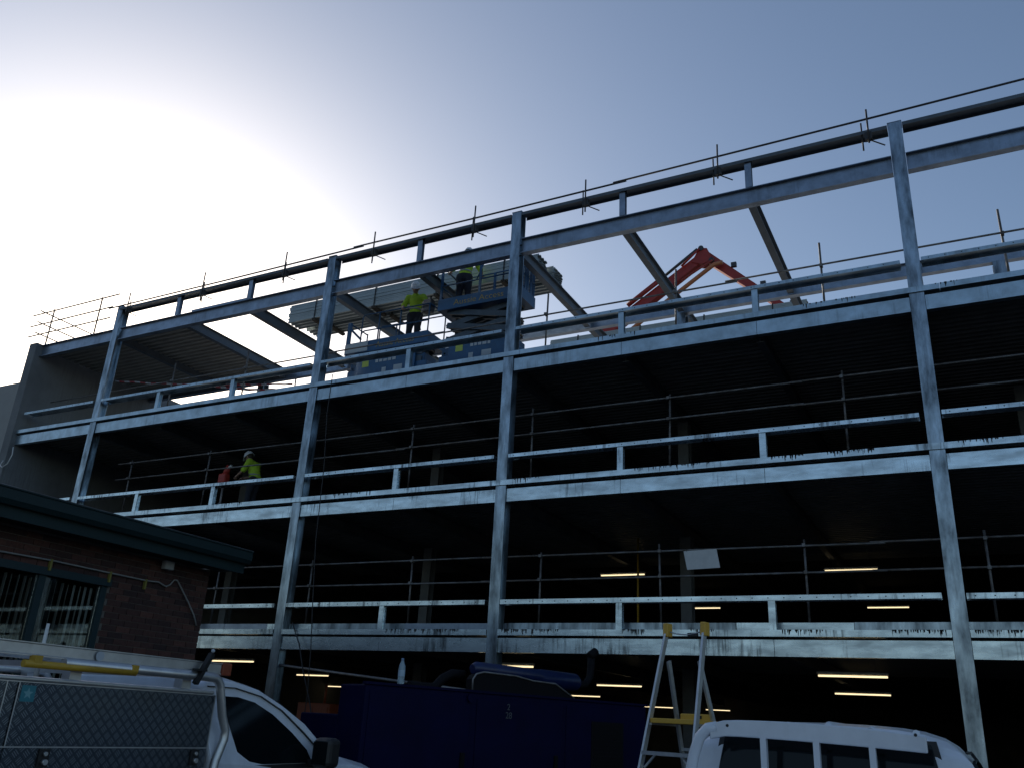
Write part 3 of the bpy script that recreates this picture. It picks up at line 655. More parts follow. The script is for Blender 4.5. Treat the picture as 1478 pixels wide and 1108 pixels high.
# raised lift: faces the sheet pack
person('worker on the raised lift reaching toward the sheeting pack, back turned', (-10.30,1.16,10.972), .35,
    dict(legs, pel=(0,0,.95), chest=(.03,.05,1.30), neck=(.04,.10,1.52), head=(.04,.13,1.66), sl=(-.17,.07,1.43), sr=(.22,.07,1.43), el=(-.36,.18,1.24), hl=(-.46,.40,1.30), er=(.38,.14,1.18), hr=(.36,.38,1.20)), (0,.95,-.25))
# middle floor: faces left, stooping over the tool
person('worker on the middle floor facing left, stooping behind the handrail', (-16.42,1.35,6.331), math.pi/2+.15,
    dict(legs, pel=(0,-.04,.92), chest=(0,.06,1.25), neck=(0,.17,1.43), head=(0,.26,1.54), sl=(-.19,.09,1.37), sr=(.19,.09,1.37), el=(-.26,.20,1.10), hl=(-.15,.42,1.02), er=(.26,.18,1.10), hr=(.14,.42,1.02)), (0,.80,-.58))
# ------------------------------------------------------------------ brick building at the left
def brick_mat():
    M = mat('brown_brick', (.16,.075,.055), .88, bump=.5, bscale=70); n = M.node_tree.nodes; l = M.node_tree.links
    oi = n.new('ShaderNodeObjectInfo'); r = n.new('ShaderNodeValToRGB'); e = r.color_ramp.elements
    e[0].color = (.042,.024,.024,1); e[1].color = (.125,.056,.044,1); x = e.new(.5); x.color = (.078,.037,.032,1)
    t = n.new('ShaderNodeTexNoise'); t.inputs['Scale'].default_value = 22; t.inputs['Detail'].default_value = 5
    g = n.new('ShaderNodeNewGeometry'); l.new(g.outputs['Position'], t.inputs['Vector'])
    mx = n.new('ShaderNodeMix'); mx.data_type = 'RGBA'; mx.blend_type = 'MULTIPLY'; mx.inputs['Factor'].default_value = .55
    l.new(oi.outputs['Random'], r.inputs['Fac']); l.new(r.outputs['Color'], mx.inputs['A'])
    rr = n.new('ShaderNodeValToRGB'); rr.color_ramp.elements[0].position = .3; rr.color_ramp.elements[0].color = (.45,.42,.42,1); rr.color_ramp.elements[1].position = .7; rr.color_ramp.elements[1].color = (1.25,1.2,1.2,1)
    l.new(t.outputs['Fac'], rr.inputs['Fac']); l.new(rr.outputs['Color'], mx.inputs['B'])
    l.new(mx.outputs['Result'], n['Principled BSDF'].inputs['Base Color']); return M
M_brick = brick_mat()
def brickwall_mat():
    M = mat('brickwork_beyond', (.14,.07,.05), .9); n = M.node_tree.nodes; l = M.node_tree.links
    g = n.new('ShaderNodeNewGeometry'); s = n.new('ShaderNodeSeparateXYZ'); c = n.new('ShaderNodeCombineXYZ'); l.new(g.outputs['Position'], s.inputs[0])
    ad = n.new('ShaderNodeMath'); ad.operation = 'ADD'; l.new(s.outputs['X'], ad.inputs[0]); l.new(s.outputs['Y'], ad.inputs[1])
    l.new(ad.outputs[0], c.inputs['X']); l.new(s.outputs['Z'], c.inputs['Y'])
    b = n.new('ShaderNodeTexBrick'); b.inputs['Scale'].default_value = 1.0; b.inputs['Brick Width'].default_value = .24; b.inputs['Row Height'].default_value = .086; b.inputs['Mortar Size'].default_value = .005
    b.inputs['Color1'].default_value = (.09,.045,.04,1); b.inputs['Color2'].default_value = (.19,.085,.06,1); b.inputs['Mortar'].default_value = (.20,.185,.165,1)
    l.new(c.outputs[0], b.inputs['Vector']); l.new(b.outputs['Color'], n['Principled BSDF'].inputs['Base Color']); return M
M_bwall = brickwall_mat()
M_mortar = mat('mortar', (.15,.14,.125), .95, noise=.3, nscale=20)
M_green = mat('dark_green_paint', (.005,.024,.027), .6, noise=.2, nscale=3)
M_gframe = mat('dark_teal_window_frame', (.008,.028,.036), .45)
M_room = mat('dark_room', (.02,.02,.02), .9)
M_blind = mat('fabric_blind', (.50,.49,.46), .85)
def glass_mat(name, tint=(.86,.9,.9), amount=.9):
    M = bpy.data.materials.new(name); M.use_nodes = True; n = M.node_tree.nodes; l = M.node_tree.links; n.clear()
    tr = n.new('ShaderNodeBsdfTransparent'); tr.inputs[0].default_value = (*tint,1); gl = n.new('ShaderNodeBsdfGlossy'); gl.inputs['Roughness'].default_value = .02; gl.inputs[0].default_value = (.9,.9,.9,1)
    fr = n.new('ShaderNodeFresnel'); fr.inputs['IOR'].default_value = 1.5; mx = n.new('ShaderNodeMixShader'); o = n.new('ShaderNodeOutputMaterial')
    l.new(fr.outputs[0], mx.inputs[0]); l.new(tr.outputs[0], mx.inputs[1]); l.new(gl.outputs[0], mx.inputs[2]); l.new(mx.outputs[0], o.inputs[0]); return M
M_glass = glass_mat('window_glass')
M_tint = mat('tinted_vehicle_glass', (.004,.007,.009), .06, spec=.22)
BX = -11.0; BE = -4.67            # wall face and its far corner
WY0, WY1, WZ0, WZ1 = -9.40, -6.50, 1.20, 3.28
b = thing('brick_building', 'low brown brick building with dark green eaves at the left', 'building', (-13,-9,0))
wall = MB().box(BX-.25,BX-.012,-9.60,WY0,0,3.72).box(BX-.25,BX-.012,WY1,BE+.0,0,3.72).box(BX-.25,BX-.012,WY0,WY1,0,WZ0).box(BX-.25,BX-.012,WY0,WY1,WZ1,3.72).build('wall', M_mortar, b)
MB().box(BX-.25,BX-.002,-26,-9.602,0,3.72).build('side_wall', M_bwall, b); MB().box(-20,BX-.255,BE-.25,BE-.004,0,3.72).build('end_wall', M_bwall, b)
brick_me = MB().box(-.04,.0,-.115,.115,-.038,.038).mesh('brick'); half_me = MB().box(-.04,.0,-.0525,.0525,-.038,.038).mesh('brick')
for c in range(44):
    z = .045+c*.086
    if z < 1.95 or z > 3.68: continue
    y = BE-.115-(0 if c % 2 else .12)
    if c % 2 == 0:
        o = link('brick', half_me, M_brick, wall, loc=(BX+random.uniform(-.002,.003), BE-.0525, z))
    while y > -9.5:
        me = brick_me; yy = y; hit = WZ0-.04 < z < WZ1+.02
        if not (hit and y-.115 < WY1 and y+.115 > WY0):
            o = link('brick', me, M_brick, wall, loc=(BX+random.uniform(-.003,.004), yy, z)); o.rotation_euler = (random.uniform(-.006,.006),0,random.uniform(-.006,.006))
        elif hit and y+.115 > WY1+.03:      # cut brick against the window jamb
            q = (y+.115-WY1-.004)/2; o = MB().box(BX-.04,BX+.001,WY1+.004,WY1+.004+2*q,z-.038,z+.038).build('brick', M_brick, wall)
        y -= .24
# lintel, window with frames, panes and blinds
win = MB().box(BX-.12,BX-.02,WY0,WY1,WZ1-.09,WZ1-.002).box(BX-.12,BX-.02,WY0,WY1,WZ0+.002,WZ0+.07).box(BX-.12,BX-.02,WY0,WY0+.07,WZ0+.07,WZ1-.09).box(BX-.12,BX-.02,WY1-.09,WY1-.002,WZ0+.07,WZ1-.09).build('window', M_gframe, b)
for ym in (-7.52,-8.45): MB().box(BX-.115,BX-.015,ym-.05,ym+.05,WZ0+.071,WZ1-.091).build('mullion', M_gframe, win)
MB().box(BX-.02,BX+.035,WY0-.05,WY1+.02,WZ1-.10,WZ1-.0).build('head_trim', M_gframe, win)
for a, e in ((WY0+.071,-8.501),(-8.399,-7.571),(-7.469,WY1-.091)): MB().box(BX-.075,BX-.069,a,e,WZ0+.072,WZ1-.092).build('pane', M_glass, win)
sl_me = MB().box(-.0015,.0015,-.044,.044,WZ0+.12,WZ1-.14).mesh('blind_slat')
y = WY0+.12; k = 0
while y < WY1-.13:
    o = link('blind_slat', sl_me, M_blind, win, loc=(BX-.15, y, 0)); o.rotation_euler = (random.uniform(-.012,.012), 0, 1.25+random.uniform(-.15,.15) if y < -7.45 else .95+random.uniform(-.5,.35))
    y += .094; k += 1
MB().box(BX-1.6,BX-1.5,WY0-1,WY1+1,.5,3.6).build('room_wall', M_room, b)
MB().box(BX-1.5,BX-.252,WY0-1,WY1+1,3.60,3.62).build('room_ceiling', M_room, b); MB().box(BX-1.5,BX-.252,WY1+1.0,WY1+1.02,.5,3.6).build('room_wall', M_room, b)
# eaves: soffit, fascia, gutter, roof
MB().box(BX-.01,BX+.49,-26,-4.45,3.735,3.75).build('soffit', M_green, b)
MB().box(BX+.49,BX+.515,-26,-4.45,3.69,3.90).build('fascia', M_green, b)
MB().prism([(BX+.516,3.84),(BX+.60,3.84),(BX+.64,3.90),(BX+.64,4.02),(BX+.655,4.03),(BX+.655,4.045),(BX+.625,4.045),(BX+.622,3.91),(BX+.59,3.86),(BX+.516,3.86)], 1, -26, -4.43).build('gutter', M_green, b)
MB().tube([(BX+.64,-26,4.049),(BX+.64,-4.43,4.049)], .009, 6).build('gutter_bead', M_tube, b)
MB().add([(BX+.53,-26,3.95),(BX+.53,-4.45,3.95),(-20,-4.45,4.35),(-20,-26,4.35),(BX+.53,-26,3.91),(BX+.53,-4.45,3.91),(-20,-4.45,4.31),(-20,-26,4.31)],[(0,1,2,3),(7,6,5,4),(0,4,5,1),(1,5,6,2),(2,6,7,3),(3,7,4,0)]).build('roof', M_green, b)
MB().box(BX-.01,BX+.49,-4.468,-4.45,3.752,3.92).build('end_board', M_green, b)
# wall light
t = thing('wall_light', 'small pale box light under the green eaves', 'light', (BX,-5.60,3.62))
MB().box(BX+.0,BX+.05,-5.64,-5.58,3.61,3.69).build('bracket', M_steel, t); MB().box(BX+.05,BX+.15,-5.70,-5.53,3.57,3.70).build('case', mat('grey_light_case', (.42,.44,.45), .5), t, .015)
# cable with clips
M_cable = mat('grey_cable', (.26,.26,.255), .6)
cp = [(-9.6,3.37),(-8.22,3.36),(-7.48,3.375),(-6.57,3.365),(-5.89,3.36),(-5.68,3.375),(-5.60,3.35),(-5.53,3.33),(-5.46,3.37),(-5.40,3.45),(-5.34,3.455),(-5.28,3.40),(-5.05,3.17),(-4.88,2.98),(-4.80,2.84)]
t = thing('power_cable', 'grey cable pinned along the brick wall, looping down at the corner', 'cable', (BX+.03,-6.5,3.36))
MB().tube([(BX+.045,y,z) for y,z in cp], .012, 8).build('flex', M_cable, t)
M_clip = mat('dull_yellow_tie', (.23,.21,.05), .6)
for y, z in ((-7.50,3.37),(-6.55,3.365),(-5.92,3.36)): MB().box(BX+.02,BX+.064,y-.014,y+.014,z-.13,z+.02).build('clip', M_clip, t)
# ------------------------------------------------------------------ vehicles
M_wpaint = mat('white_car_paint', (.70,.74,.80), .30, noise=.16, nscale=4.5, coat=.4, streak=.10, streak_col=(.30,.29,.27), rvar=.06)
M_trim = mat('black_plastic_trim', (.012,.012,.013), .5)
M_alu = mat('aluminium', (.60,.61,.62), .38, .8, noise=.2, nscale=9)
M_rim = mat('wheel_rim', (.35,.36,.37), .4, .7)
M_cord = mat('black_strap', (.008,.008,.009), .7)
def tread_mat():
    """five-bar tread plate: short raised bars turned two ways in a checker"""
    M = mat('tread_plate', (.20,.22,.24), .40, .8); n = M.node_tree.nodes; l = M.node_tree.links; b = n['Principled BSDF']
    g = n.new('ShaderNodeNewGeometry'); s = n.new('ShaderNodeSeparateXYZ'); l.new(g.outputs['Position'], s.inputs[0])
    def mth(op, a, bb=None):
        q = n.new('ShaderNodeMath'); q.operation = op
        for i, x in enumerate((a, bb)):
            if x is None: continue
            if isinstance(x, (int, float)): q.inputs[i].default_value = x
            else: l.new(x, q.inputs[i])
        return q.outputs[0]
    P = .05
    ad = mth('ADD', s.outputs['X'], s.outputs['Y'])
    u = mth('MULTIPLY', mth('ADD', ad, s.outputs['Z']), .7071/P*1.0); v = mth('MULTIPLY', mth('SUBTRACT', ad, s.outputs['Z']), .7071/P*1.0)
    fu = mth('FLOOR', u); fv = mth('FLOOR', v); par = mth('MODULO', mth('ABSOLUTE', mth('ADD', fu, fv)), 2.0); sel = mth('GREATER_THAN', par, .5)
    cu = mth('SUBTRACT', u, fu); cv = mth('SUBTRACT', v, fv)
    def bars(a, c):
        w = mth('SINE', mth('MULTIPLY', a, 2*math.pi*4)); on = mth('GREATER_THAN', w, .1)
        e = mth('MULTIPLY', mth('MULTIPLY', mth('GREATER_THAN', c, .14), mth('LESS_THAN', c, .86)), mth('MULTIPLY', mth('GREATER_THAN', a, .1), mth('LESS_THAN', a, .92)))
        return mth('MULTIPLY', on, e)
    mx = n.new('ShaderNodeMix'); l.new(sel, mx.inputs['Factor']); l.new(bars(cu, cv), mx.inputs['A']); l.new(bars(cv, cu), mx.inputs['B'])
    bp = n.new('ShaderNodeBump'); bp.inputs['Strength'].default_value = .9; bp.inputs['Distance'].default_value = .004; l.new(mx.outputs['Result'], bp.inputs['Height']); l.new(bp.outputs['Normal'], b.inputs['Normal'])
    t = n.new('ShaderNodeTexNoise'); t.inputs['Scale'].default_value = 2.2; t.inputs['Detail'].default_value = 6; l.new(g.outputs['Position'], t.inputs['Vector'])
    r = n.new('ShaderNodeMapRange'); r.inputs['From Min'].default_value = .35; r.inputs['From Max'].default_value = .65; r.inputs['To Min'].default_value = .30; r.inputs['To Max'].default_value = .55; l.new(t.outputs['Fac'], r.inputs['Value']); l.new(r.outputs['Result'], b.inputs['Roughness'])
    cm = n.new('ShaderNodeMix'); cm.data_type = 'RGBA'; cm.inputs['A'].default_value = (.065,.082,.105,1); cm.inputs['B'].default_value = (.24,.28,.32,1)
    ad2 = mth('MULTIPLY', mx.outputs['Result'], .8); l.new(ad2, cm.inputs['Factor']); l.new(cm.outputs['Result'], b.inputs['Base Color'])
    return M
M_tread = tread_mat()
def wheel(t, x, y, r=.37, w=.25):
    o = MB().tube([(x-w/2,y,r),(x-w/2+.03,y,r),(x+w/2-.03,y,r),(x+w/2,y,r)], [r-.03,r,r,r-.03], 28).build('wheel', M_blackrub, t)
    MB().tube([(x-w/2-.004,y,r),(x+w/2+.004,y,r)], r*.58, 20).build('rim', M_rim, o)
def cab(t, cx, prof, hw, crown, zside=None):
    """cab shell: side profile (y,z) lofted across the width; sides lean in with height"""
    v = []; f = []; NS = 10
    for (y,z) in prof:
        for k in range(NS+1):
            s = -1+2*k/NS; w = hw(z); rnd = (abs(s)**6)*.035 if z > 1.6 else 0
            v.append((cx+s*w, y, z+crown*(1-s*s)*(1 if z > 1.55 else .3)-rnd))
    for i in range(len(prof)-1):
        for k in range(NS): f.append((i*(NS+1)+k,i*(NS+1)+k+1,(i+1)*(NS+1)+k+1,(i+1)*(NS+1)+k))
    n = len(prof)
    f.append(tuple(i*(NS+1) for i in range(n))); f.append(tuple(i*(NS+1)+NS for i in reversed(range(n))))
    f.append(tuple(list(range(NS+1))+[(n-1)*(NS+1)+k for k in reversed(range(NS+1))]))
    return MB().add(v, f).build('cab', M_wpaint, t, .02, 3)
def side_pane(name, parent, cx, poly, hw, sgn, off, m_):
    v = [(cx+sgn*(hw(z)+off),y,z) for y,z in poly]+[(cx+sgn*(hw(z)+off-.02),y,z) for y,z in poly]; n = len(poly)
    return MB().add(v, [tuple(range(n)),tuple(reversed(range(n,2*n)))]+[(i,(i+1)%n,n+(i+1)%n,n+i) for i in range(n)]).build(name, m_, parent)

# --- ute with tread plate canopy, parked along the brick building, nose towards the car park
cx = -5.93
U = thing('utility_truck', 'white ute with tread plate canopy and ladder rack at the left', 'ute', (cx,-10,0))
hwL = lambda z: .93 if z < 1.28 else .93-(z-1.28)*.26
profL = [(-9.98,.62),(-10.00,1.28),(-10.06,1.64),(-10.06,1.83),(-9.98,1.885),(-9.72,1.875),(-9.44,1.83),(-9.18,1.73),(-8.92,1.565),(-8.70,1.40),(-8.56,1.27),(-8.50,1.2),(-8.50,.62)]
cb = cab(U, cx, profL, hwL, .03)
# body forward of the cab: bonnet and guards
hood = MB(); v = []; f = []
hp = [(-8.62,1.30),(-8.30,1.30),(-7.95,1.24),(-7.55,1.11),(-7.22,1.0),(-7.10,.84),(-7.08,.5)]
for (y,z) in hp:
    for k in range(11):
        s = -1+.2*k; v.append((cx+s*(.93 if y > -8.7 else .9), y-(abs(s)**3)*.10*(1 if y > -7.4 else 0), z+.05*(1-s*s)-.05*abs(s)**8))
for i in range(len(hp)-1):
    for k in range(10): f.append((i*11+k,i*11+k+1,(i+1)*11+k+1,(i+1)*11+k))
n = len(hp); low = len(v); v += [(cx-.93,-8.62,.5),(cx+.93,-8.62,.5)]
f.append(tuple([i*11 for i in range(n)]+[low])); f.append(tuple([low+1]+[i*11+10 for i in reversed(range(n))])); f.append(tuple([low+1,low]+list(range(11))))
hood.add(v, f).build('bonnet', M_wpaint, U, .02, 3)
win = [(-9.87,1.735),(-9.70,1.735),(-9.52,1.705),(-9.32,1.625),(-9.10,1.495),(-8.93,1.37),(-8.87,1.275),(-9.66,1.265),(-9.70,1.29)]
for sg in (1,-1):
    side_pane('side_window', cb, cx, win, hwL, sg, .006, M_tint)
    side_pane('door_seal', cb, cx, [(-10.0,1.800),(-9.72,1.803),(-9.44,1.756),(-9.20,1.660),(-8.95,1.503),(-8.74,1.352),(-8.74,1.347),(-8.953,1.497),(-9.203,1.654),(-9.442,1.749),(-9.72,1.796),(-10.0,1.793)], hwL, sg, .005, M_trim)
    side_pane('door_trim', cb, cx, [(-9.70,1.262),(-9.70,1.235),(-8.70,1.235),(-8.70,1.36),(-8.86,1.27)], hwL, sg, .010, M_trim)
    mx_ = cx+sg*.93
    mi = MB().box(min(mx_+sg*.06,mx_+sg*.24),max(mx_+sg*.06,mx_+sg*.24),-8.97,-8.80,1.24,1.47).build('wing_mirror', M_trim, U, .045, 3)
    MB().box(min(mx_-sg*.08,mx_+sg*.08),max(mx_-sg*.08,mx_+sg*.08),-8.93,-8.85,1.255,1.30).build('mirror_arm', M_trim, mi)
    MB().box(min(mx_+sg*.08,mx_+sg*.22),max(mx_+sg*.08,mx_+sg*.22),-8.974,-8.969,1.27,1.44).build('mirror_glass', M_tint, mi)
    MB().box(min(mx_,mx_+sg*.012),max(mx_,mx_+sg*.012),-9.62,-9.44,1.08,1.12).build('door_handle', M_trim, cb)
    MB().box(min(cx+sg*.60,cx+sg*.86),max(cx+sg*.60,cx+sg*.86),-7.16,-7.06,.78,.95).build('headlight', M_lab, U, .03)
# windscreen
v = []
for (y,z) in ((-9.15,1.709),(-8.76,1.447)):
    for k in range(7):
        s = (-1+2*k/6)*.90; v.append((cx+s*hwL(z), y+.012, z+.03*(1-s*s)+.010))
MB().add(v, [(k,k+1,8+k,7+k) for k in range(6)], True).build('windscreen', M_tint, cb)
MB().box(cx-.85,cx+.85,-9.1,-7.2,.35,.52).build('underbody', M_trim, U); MB().box(cx-.5,cx+.5,-12.9,-9.1,.45,.62).build('chassis', M_trim, U)
for wy in (-7.95,-11.2):
    for sg in (1,-1): wheel(U, cx+sg*.80, wy)
MB().box(cx-.93,cx+.93,-12.9,-10.1,.70,.80).build('tray', M_alu, U)
# canopy
CXR = -5.0
cn = MB().box(-6.86,CXR-.012,-12.9,-10.09,.80,1.735).build('canopy', M_tread, U)
MB().box(-6.88,CXR+.012,-12.92,-10.07,1.737,1.765).build('canopy_lid', M_alu, cn, .01)
MB().box(CXR-.011,CXR,-11.585,-10.045,1.385,1.730).build('door_panel', M_tread, cn); MB().box(CXR-.011,CXR-.003,-11.585,-10.045,.83,1.378).build('door_panel', M_tread, cn)
MB().box(CXR-.011,CXR+.0015,-11.66,-11.60,1.385,1.730).build('door_panel', M_tread, cn); MB().box(CXR-.011,CXR,-12.88,-11.67,.83,1.730).build('door_panel', M_tread, cn)
for (y0,y1,z0,z1) in ((-11.59,-11.583,1.385,1.732),(-11.668,-11.661,1.385,1.732),(-10.052,-10.044,1.385,1.732),(-11.66,-10.05,1.377,1.384),(-12.88,-10.05,1.731,1.7365)): MB().box(CXR,CXR+.004,y0,y1,z0,z1).build('trim_strip', M_alu, cn)
st = MB().box(CXR+.0005,CXR+.0025,-11.565,-11.475,1.625,1.715).build('sticker', mat('teal_sticker', (.03,.20,.25), .5), cn)
MB().add([(CXR+.003,-11.52+.034*math.sin(q*math.pi/5)*(1 if q%2==0 else .42),1.67+.034*math.cos(q*math.pi/5)*(1 if q%2==0 else .42)) for q in range(10)], [tuple(range(10))]).build('sticker_emblem', mat('pale_teal_print', (.16,.36,.40), .5), st)
for ly in (-11.33,-10.16):
    la = MB().box(CXR+.0,CXR+.012,ly-.035,ly+.035,1.27,1.37).build('latch', M_trim, cn); MB().tube([(CXR+.012,ly,1.30),(CXR+.04,ly,1.30)], .016, 10).build('latch_handle', M_alu, la); MB().tube([(CXR+.012,ly,1.345),(CXR+.03,ly,1.345)], .012, 8).build('latch_lock', M_alu, la)
# rack: bent tube along the top and down behind the cab, cross bars and feet
for xr in (-4.965,-6.9):
    pts = [(xr,-11.36,1.855),(xr,-10.22,1.855)]+[(xr,-10.14+.10*math.sin(q),1.755+.10*math.cos(q)) for q in (.3,.7,1.1,1.4)]+[(xr,-9.985,1.60),(xr,-9.93,1.50),(xr,-9.93,1.44),(xr,-9.98,1.30),(xr,-10.02,1.0),(xr,-10.02,.80)]
    MB().tube(pts, .032, 12).build('rack_tube', M_alu, U)
for yb in (-10.30,-11.20):
    MB().bar((-6.9,yb,1.855),(-4.98,yb,1.855),.05,.035).build('rack_bar', M_alu, U)
    for xb in (-5.08,-6.8): MB().box(xb-.04,xb+.04,yb-.04,yb+.04,1.765,1.84).build('rack_foot', M_alu, U)
MB().tube([(-5.35,-11.25,1.765),(-5.35,-11.25,2.10)], [.016,.010], 8).build('antenna', M_white, U)
# ladder lying on the rack
L = thing('extension_ladder', 'aluminium extension ladder with orange end caps tied on the ute rack', 'ladder', (-5.1,-11,1.88), rz=0)
for xl in (-4.98,-5.42):
    MB().prism([(xl-.014,1.878),(xl+.014,1.878),(xl+.014,1.884),(xl+.004,1.889),(xl+.004,1.944),(xl+.014,1.949),(xl+.014,1.955),(xl-.014,1.955),(xl-.014,1.949),(xl-.004,1.944),(xl-.004,1.889),(xl-.014,1.884)], 1, -13.6, -10.06).build('stile', M_alu, L)
    MB().box(xl-.020,xl+.020,-10.055,-9.965,1.872,1.960).build('end_cap', M_cloth_o, L, .008)
for k in range(12): MB().tube([(-5.42,-13.45+k*.29,1.915),(-4.98,-13.45+k*.29,1.915)], .014, 8).build('rung', M_alu, L)
MB().tube([(-4.95,-11.63,1.832),(-4.95,-10.83,1.836)], .022, 10).build('stabiliser_bar', M_yel, L)
for y in (-11.55,-10.85): MB().box(-4.985,-4.93,y-.025,y+.025,1.834,1.882).build('bar_bracket', M_yel, L)
MB().tube([(-4.964,-11.115,1.915),(-4.961,-11.115,1.915)], .03, 14).build('label_disc', M_lab, L)
S_ = thing('tie_strap', 'black strap cinching the ladder to the ute rack', 'strap', (-4.95,-10.27,1.83))
MB().bar((-4.925,-10.33,1.80),(-4.925,-10.22,2.01),.03,.04,(1,0,0)).build('strap', M_cord, S_); MB().box(-4.955,-4.90,-10.35,-10.26,1.885,1.90).build('buckle', M_cord, S_); MB().sphere((-4.925,-10.215,2.03), .014, 8, 6).build('knob', M_lab, S_)

# --- white ute seen from behind at the right
cx2 = -0.80
U2 = thing('utility_truck', 'white ute seen from behind, barred headboard before its rear window', 'ute', (cx2,-9,0))
hwR = lambda z: .86 if z < 1.22 else .86-(z-1.22)*.46 if z < 1.66 else .658-(z-1.66)*1.2
profR = [(-9.98,.6),(-9.98,1.22),(-9.93,1.60),(-9.88,1.67),(-9.78,1.715),(-9.3,1.735),(-8.9,1.71),(-8.6,1.62),(-8.2,1.35),(-7.95,1.18),(-7.95,.6)]
c2 = cab(U2, cx2, profR, hwR, .022)
# ribs pressed into the roof
for k in range(5):
    x = cx2-.44+.22*k; MB().tube([(x,-9.80,1.715),(x,-9.70,1.738-.012*(k-2)**2),(x,-9.0,1.742-.012*(k-2)**2),(x,-8.9,1.715)], .020, 8).build('roof_rib', M_wpaint, c2)
MB().add([(cx2-.60,-9.972,1.24),(cx2+.60,-9.972,1.24),(cx2+.51,-9.915,1.665),(cx2-.51,-9.915,1.665),(cx2-.60,-9.985,1.24),(cx2+.60,-9.985,1.24),(cx2+.51,-9.925,1.665),(cx2-.51,-9.925,1.665)],[(0,1,2,3),(7,6,5,4),(0,4,5,1),(1,5,6,2),(2,6,7,3),(3,7,4,0)]).build('rear_window', M_tint, c2)
MB().add([(cx2-.625,-9.979,1.225),(cx2+.625,-9.979,1.225),(cx2+.535,-9.919,1.682),(cx2-.535,-9.919,1.682),(cx2-.625,-9.95,1.225),(cx2+.625,-9.95,1.225),(cx2+.535,-9.90,1.682),(cx2-.535,-9.90,1.682)],[(0,1,2,3),(7,6,5,4),(0,4,5,1),(1,5,6,2),(2,6,7,3),(3,7,4,0)]).build('window_seal', M_trim, c2)
for sg in (1,-1):
    side_pane('side_window', c2, cx2, [(-9.72,1.59),(-9.15,1.60),(-8.75,1.55),(-8.38,1.33),(-8.36,1.24),(-9.80,1.24)], hwR, sg, .006, M_tint)
    side_pane('door_seal', c2, cx2, [(-9.80,1.640),(-9.1,1.645),(-8.70,1.595),(-8.30,1.35),(-8.30,1.34),(-8.71,1.585),(-9.1,1.636),(-9.80,1.631)], hwR, sg, .005, M_trim)
    mi = MB().box(min(cx2+sg*.90,cx2+sg*1.06),max(cx2+sg*.90,cx2+sg*1.06),-8.42,-8.30,1.18,1.36).build('wing_mirror', M_trim, U2, .04, 3)
    MB().box(min(cx2+sg*.82,cx2+sg*.92),max(cx2+sg*.82,cx2+sg*.92),-8.38,-8.32,1.20,1.24).build('mirror_arm', M_trim, mi)
v = []; f = []
for (y,z) in ((-7.98,1.18),(-7.5,1.12),(-7.0,1.02),(-6.75,.86),(-6.73,.5)):
    for k in range(9):
        s = -1+.25*k; v.append((cx2+s*.86,y,z+.04*(1-s*s)-.04*abs(s)**8))
for i in range(4):
    for k in range(8): f.append((i*9+k,i*9+k+1,(i+1)*9+k+1,(i+1)*9+k))
q = len(v); v += [(cx2-.86,-7.98,.5),(cx2+.86,-7.98,.5)]
f.append(tuple([i*9 for i in range(5)]+[q])); f.append(tuple([q+1]+[i*9+8 for i in reversed(range(5))])); f.append(tuple([q+1,q]+list(range(9))))
MB().add(v, f).build('bonnet', M_wpaint, U2, .02, 3)
MB().box(cx2-.8,cx2+.8,-9.9,-6.9,.35,.52).build('underbody', M_trim, U2); MB().box(cx2-.45,cx2+.45,-12.5,-9.9,.45,.6).build('chassis', M_trim, U2)
for wy in (-7.4,-11.1):
    for sg in (1,-1): wheel(U2, cx2+sg*.74, wy, .35)
tr = MB().box(cx2-.9,cx2+.9,-12.5,-10.2,.72,.80).build('tray', M_wpaint, U2)
for (a0,a1,b0,b1) in ((cx2-.9,cx2-.87,-12.5,-10.2),(cx2+.87,cx2+.9,-12.5,-10.2),(cx2-.869,cx2+.869,-12.5,-12.47)): MB().box(a0,a1,b0,b1,.801,1.08).build('tray_side', M_wpaint, tr)
# headboard: arched top rail, end tube and bars
hb = MB(); v = []; f = []; N = 14
for k in range(N+1):
    u = k/N; x = -1.335+u*(1.04); e = 4*u*(1-u); zt = 1.728+.020*e-.028*u-(.02*(1-min(1,u/.08))); zb = zt-.088+.014*(1-e)
    v += [(x,-10.155,zb),(x,-10.155,zt),(x,-10.115,zt),(x,-10.115,zb)]
for k in range(N):
    for i in range(4): f.append((4*k+i,4*k+(i+1)%4,4*k+4+(i+1)%4,4*k+4+i))
f += [(0,1,2,3),(4*N+3,4*N+2,4*N+1,4*N)]
top = hb.add(v, f).build('headboard_rail', M_wpaint, U2, .006)
MB().tube([(-1.30,-10.135,1.695),(-1.35,-10.135,1.685),(-1.395,-10.135,1.64),(-1.425,-10.135,1.56),(-1.46,-10.135,1.42),(-1.53,-10.135,1.10),(-1.55,-10.135,.80)], .030, 12).build('headboard_tube', M_wpaint, U2)
MB().tube([(-.20,-10.135,1.42),(-.16,-10.135,1.25),(-.08,-10.135,.80)], .030, 12).build('headboard_tube', M_wpaint, U2)
MB().bar((-1.46,-10.135,1.40),(-.19,-10.135,1.40),.03,.04).build('headboard_rail', M_wpaint, U2)
for x in (-1.06,-.80,-.54): MB().bar((x,-10.135,.80),(x,-10.135,1.665),.030,.040,(0,1,0)).build('headboard_bar', M_wpaint, U2)
for x in (-1.24,-.34): MB().tube([(x,-10.1575,1.705),(x,-10.1552,1.705)], .008, 8).build('bolt', M_trim, top)
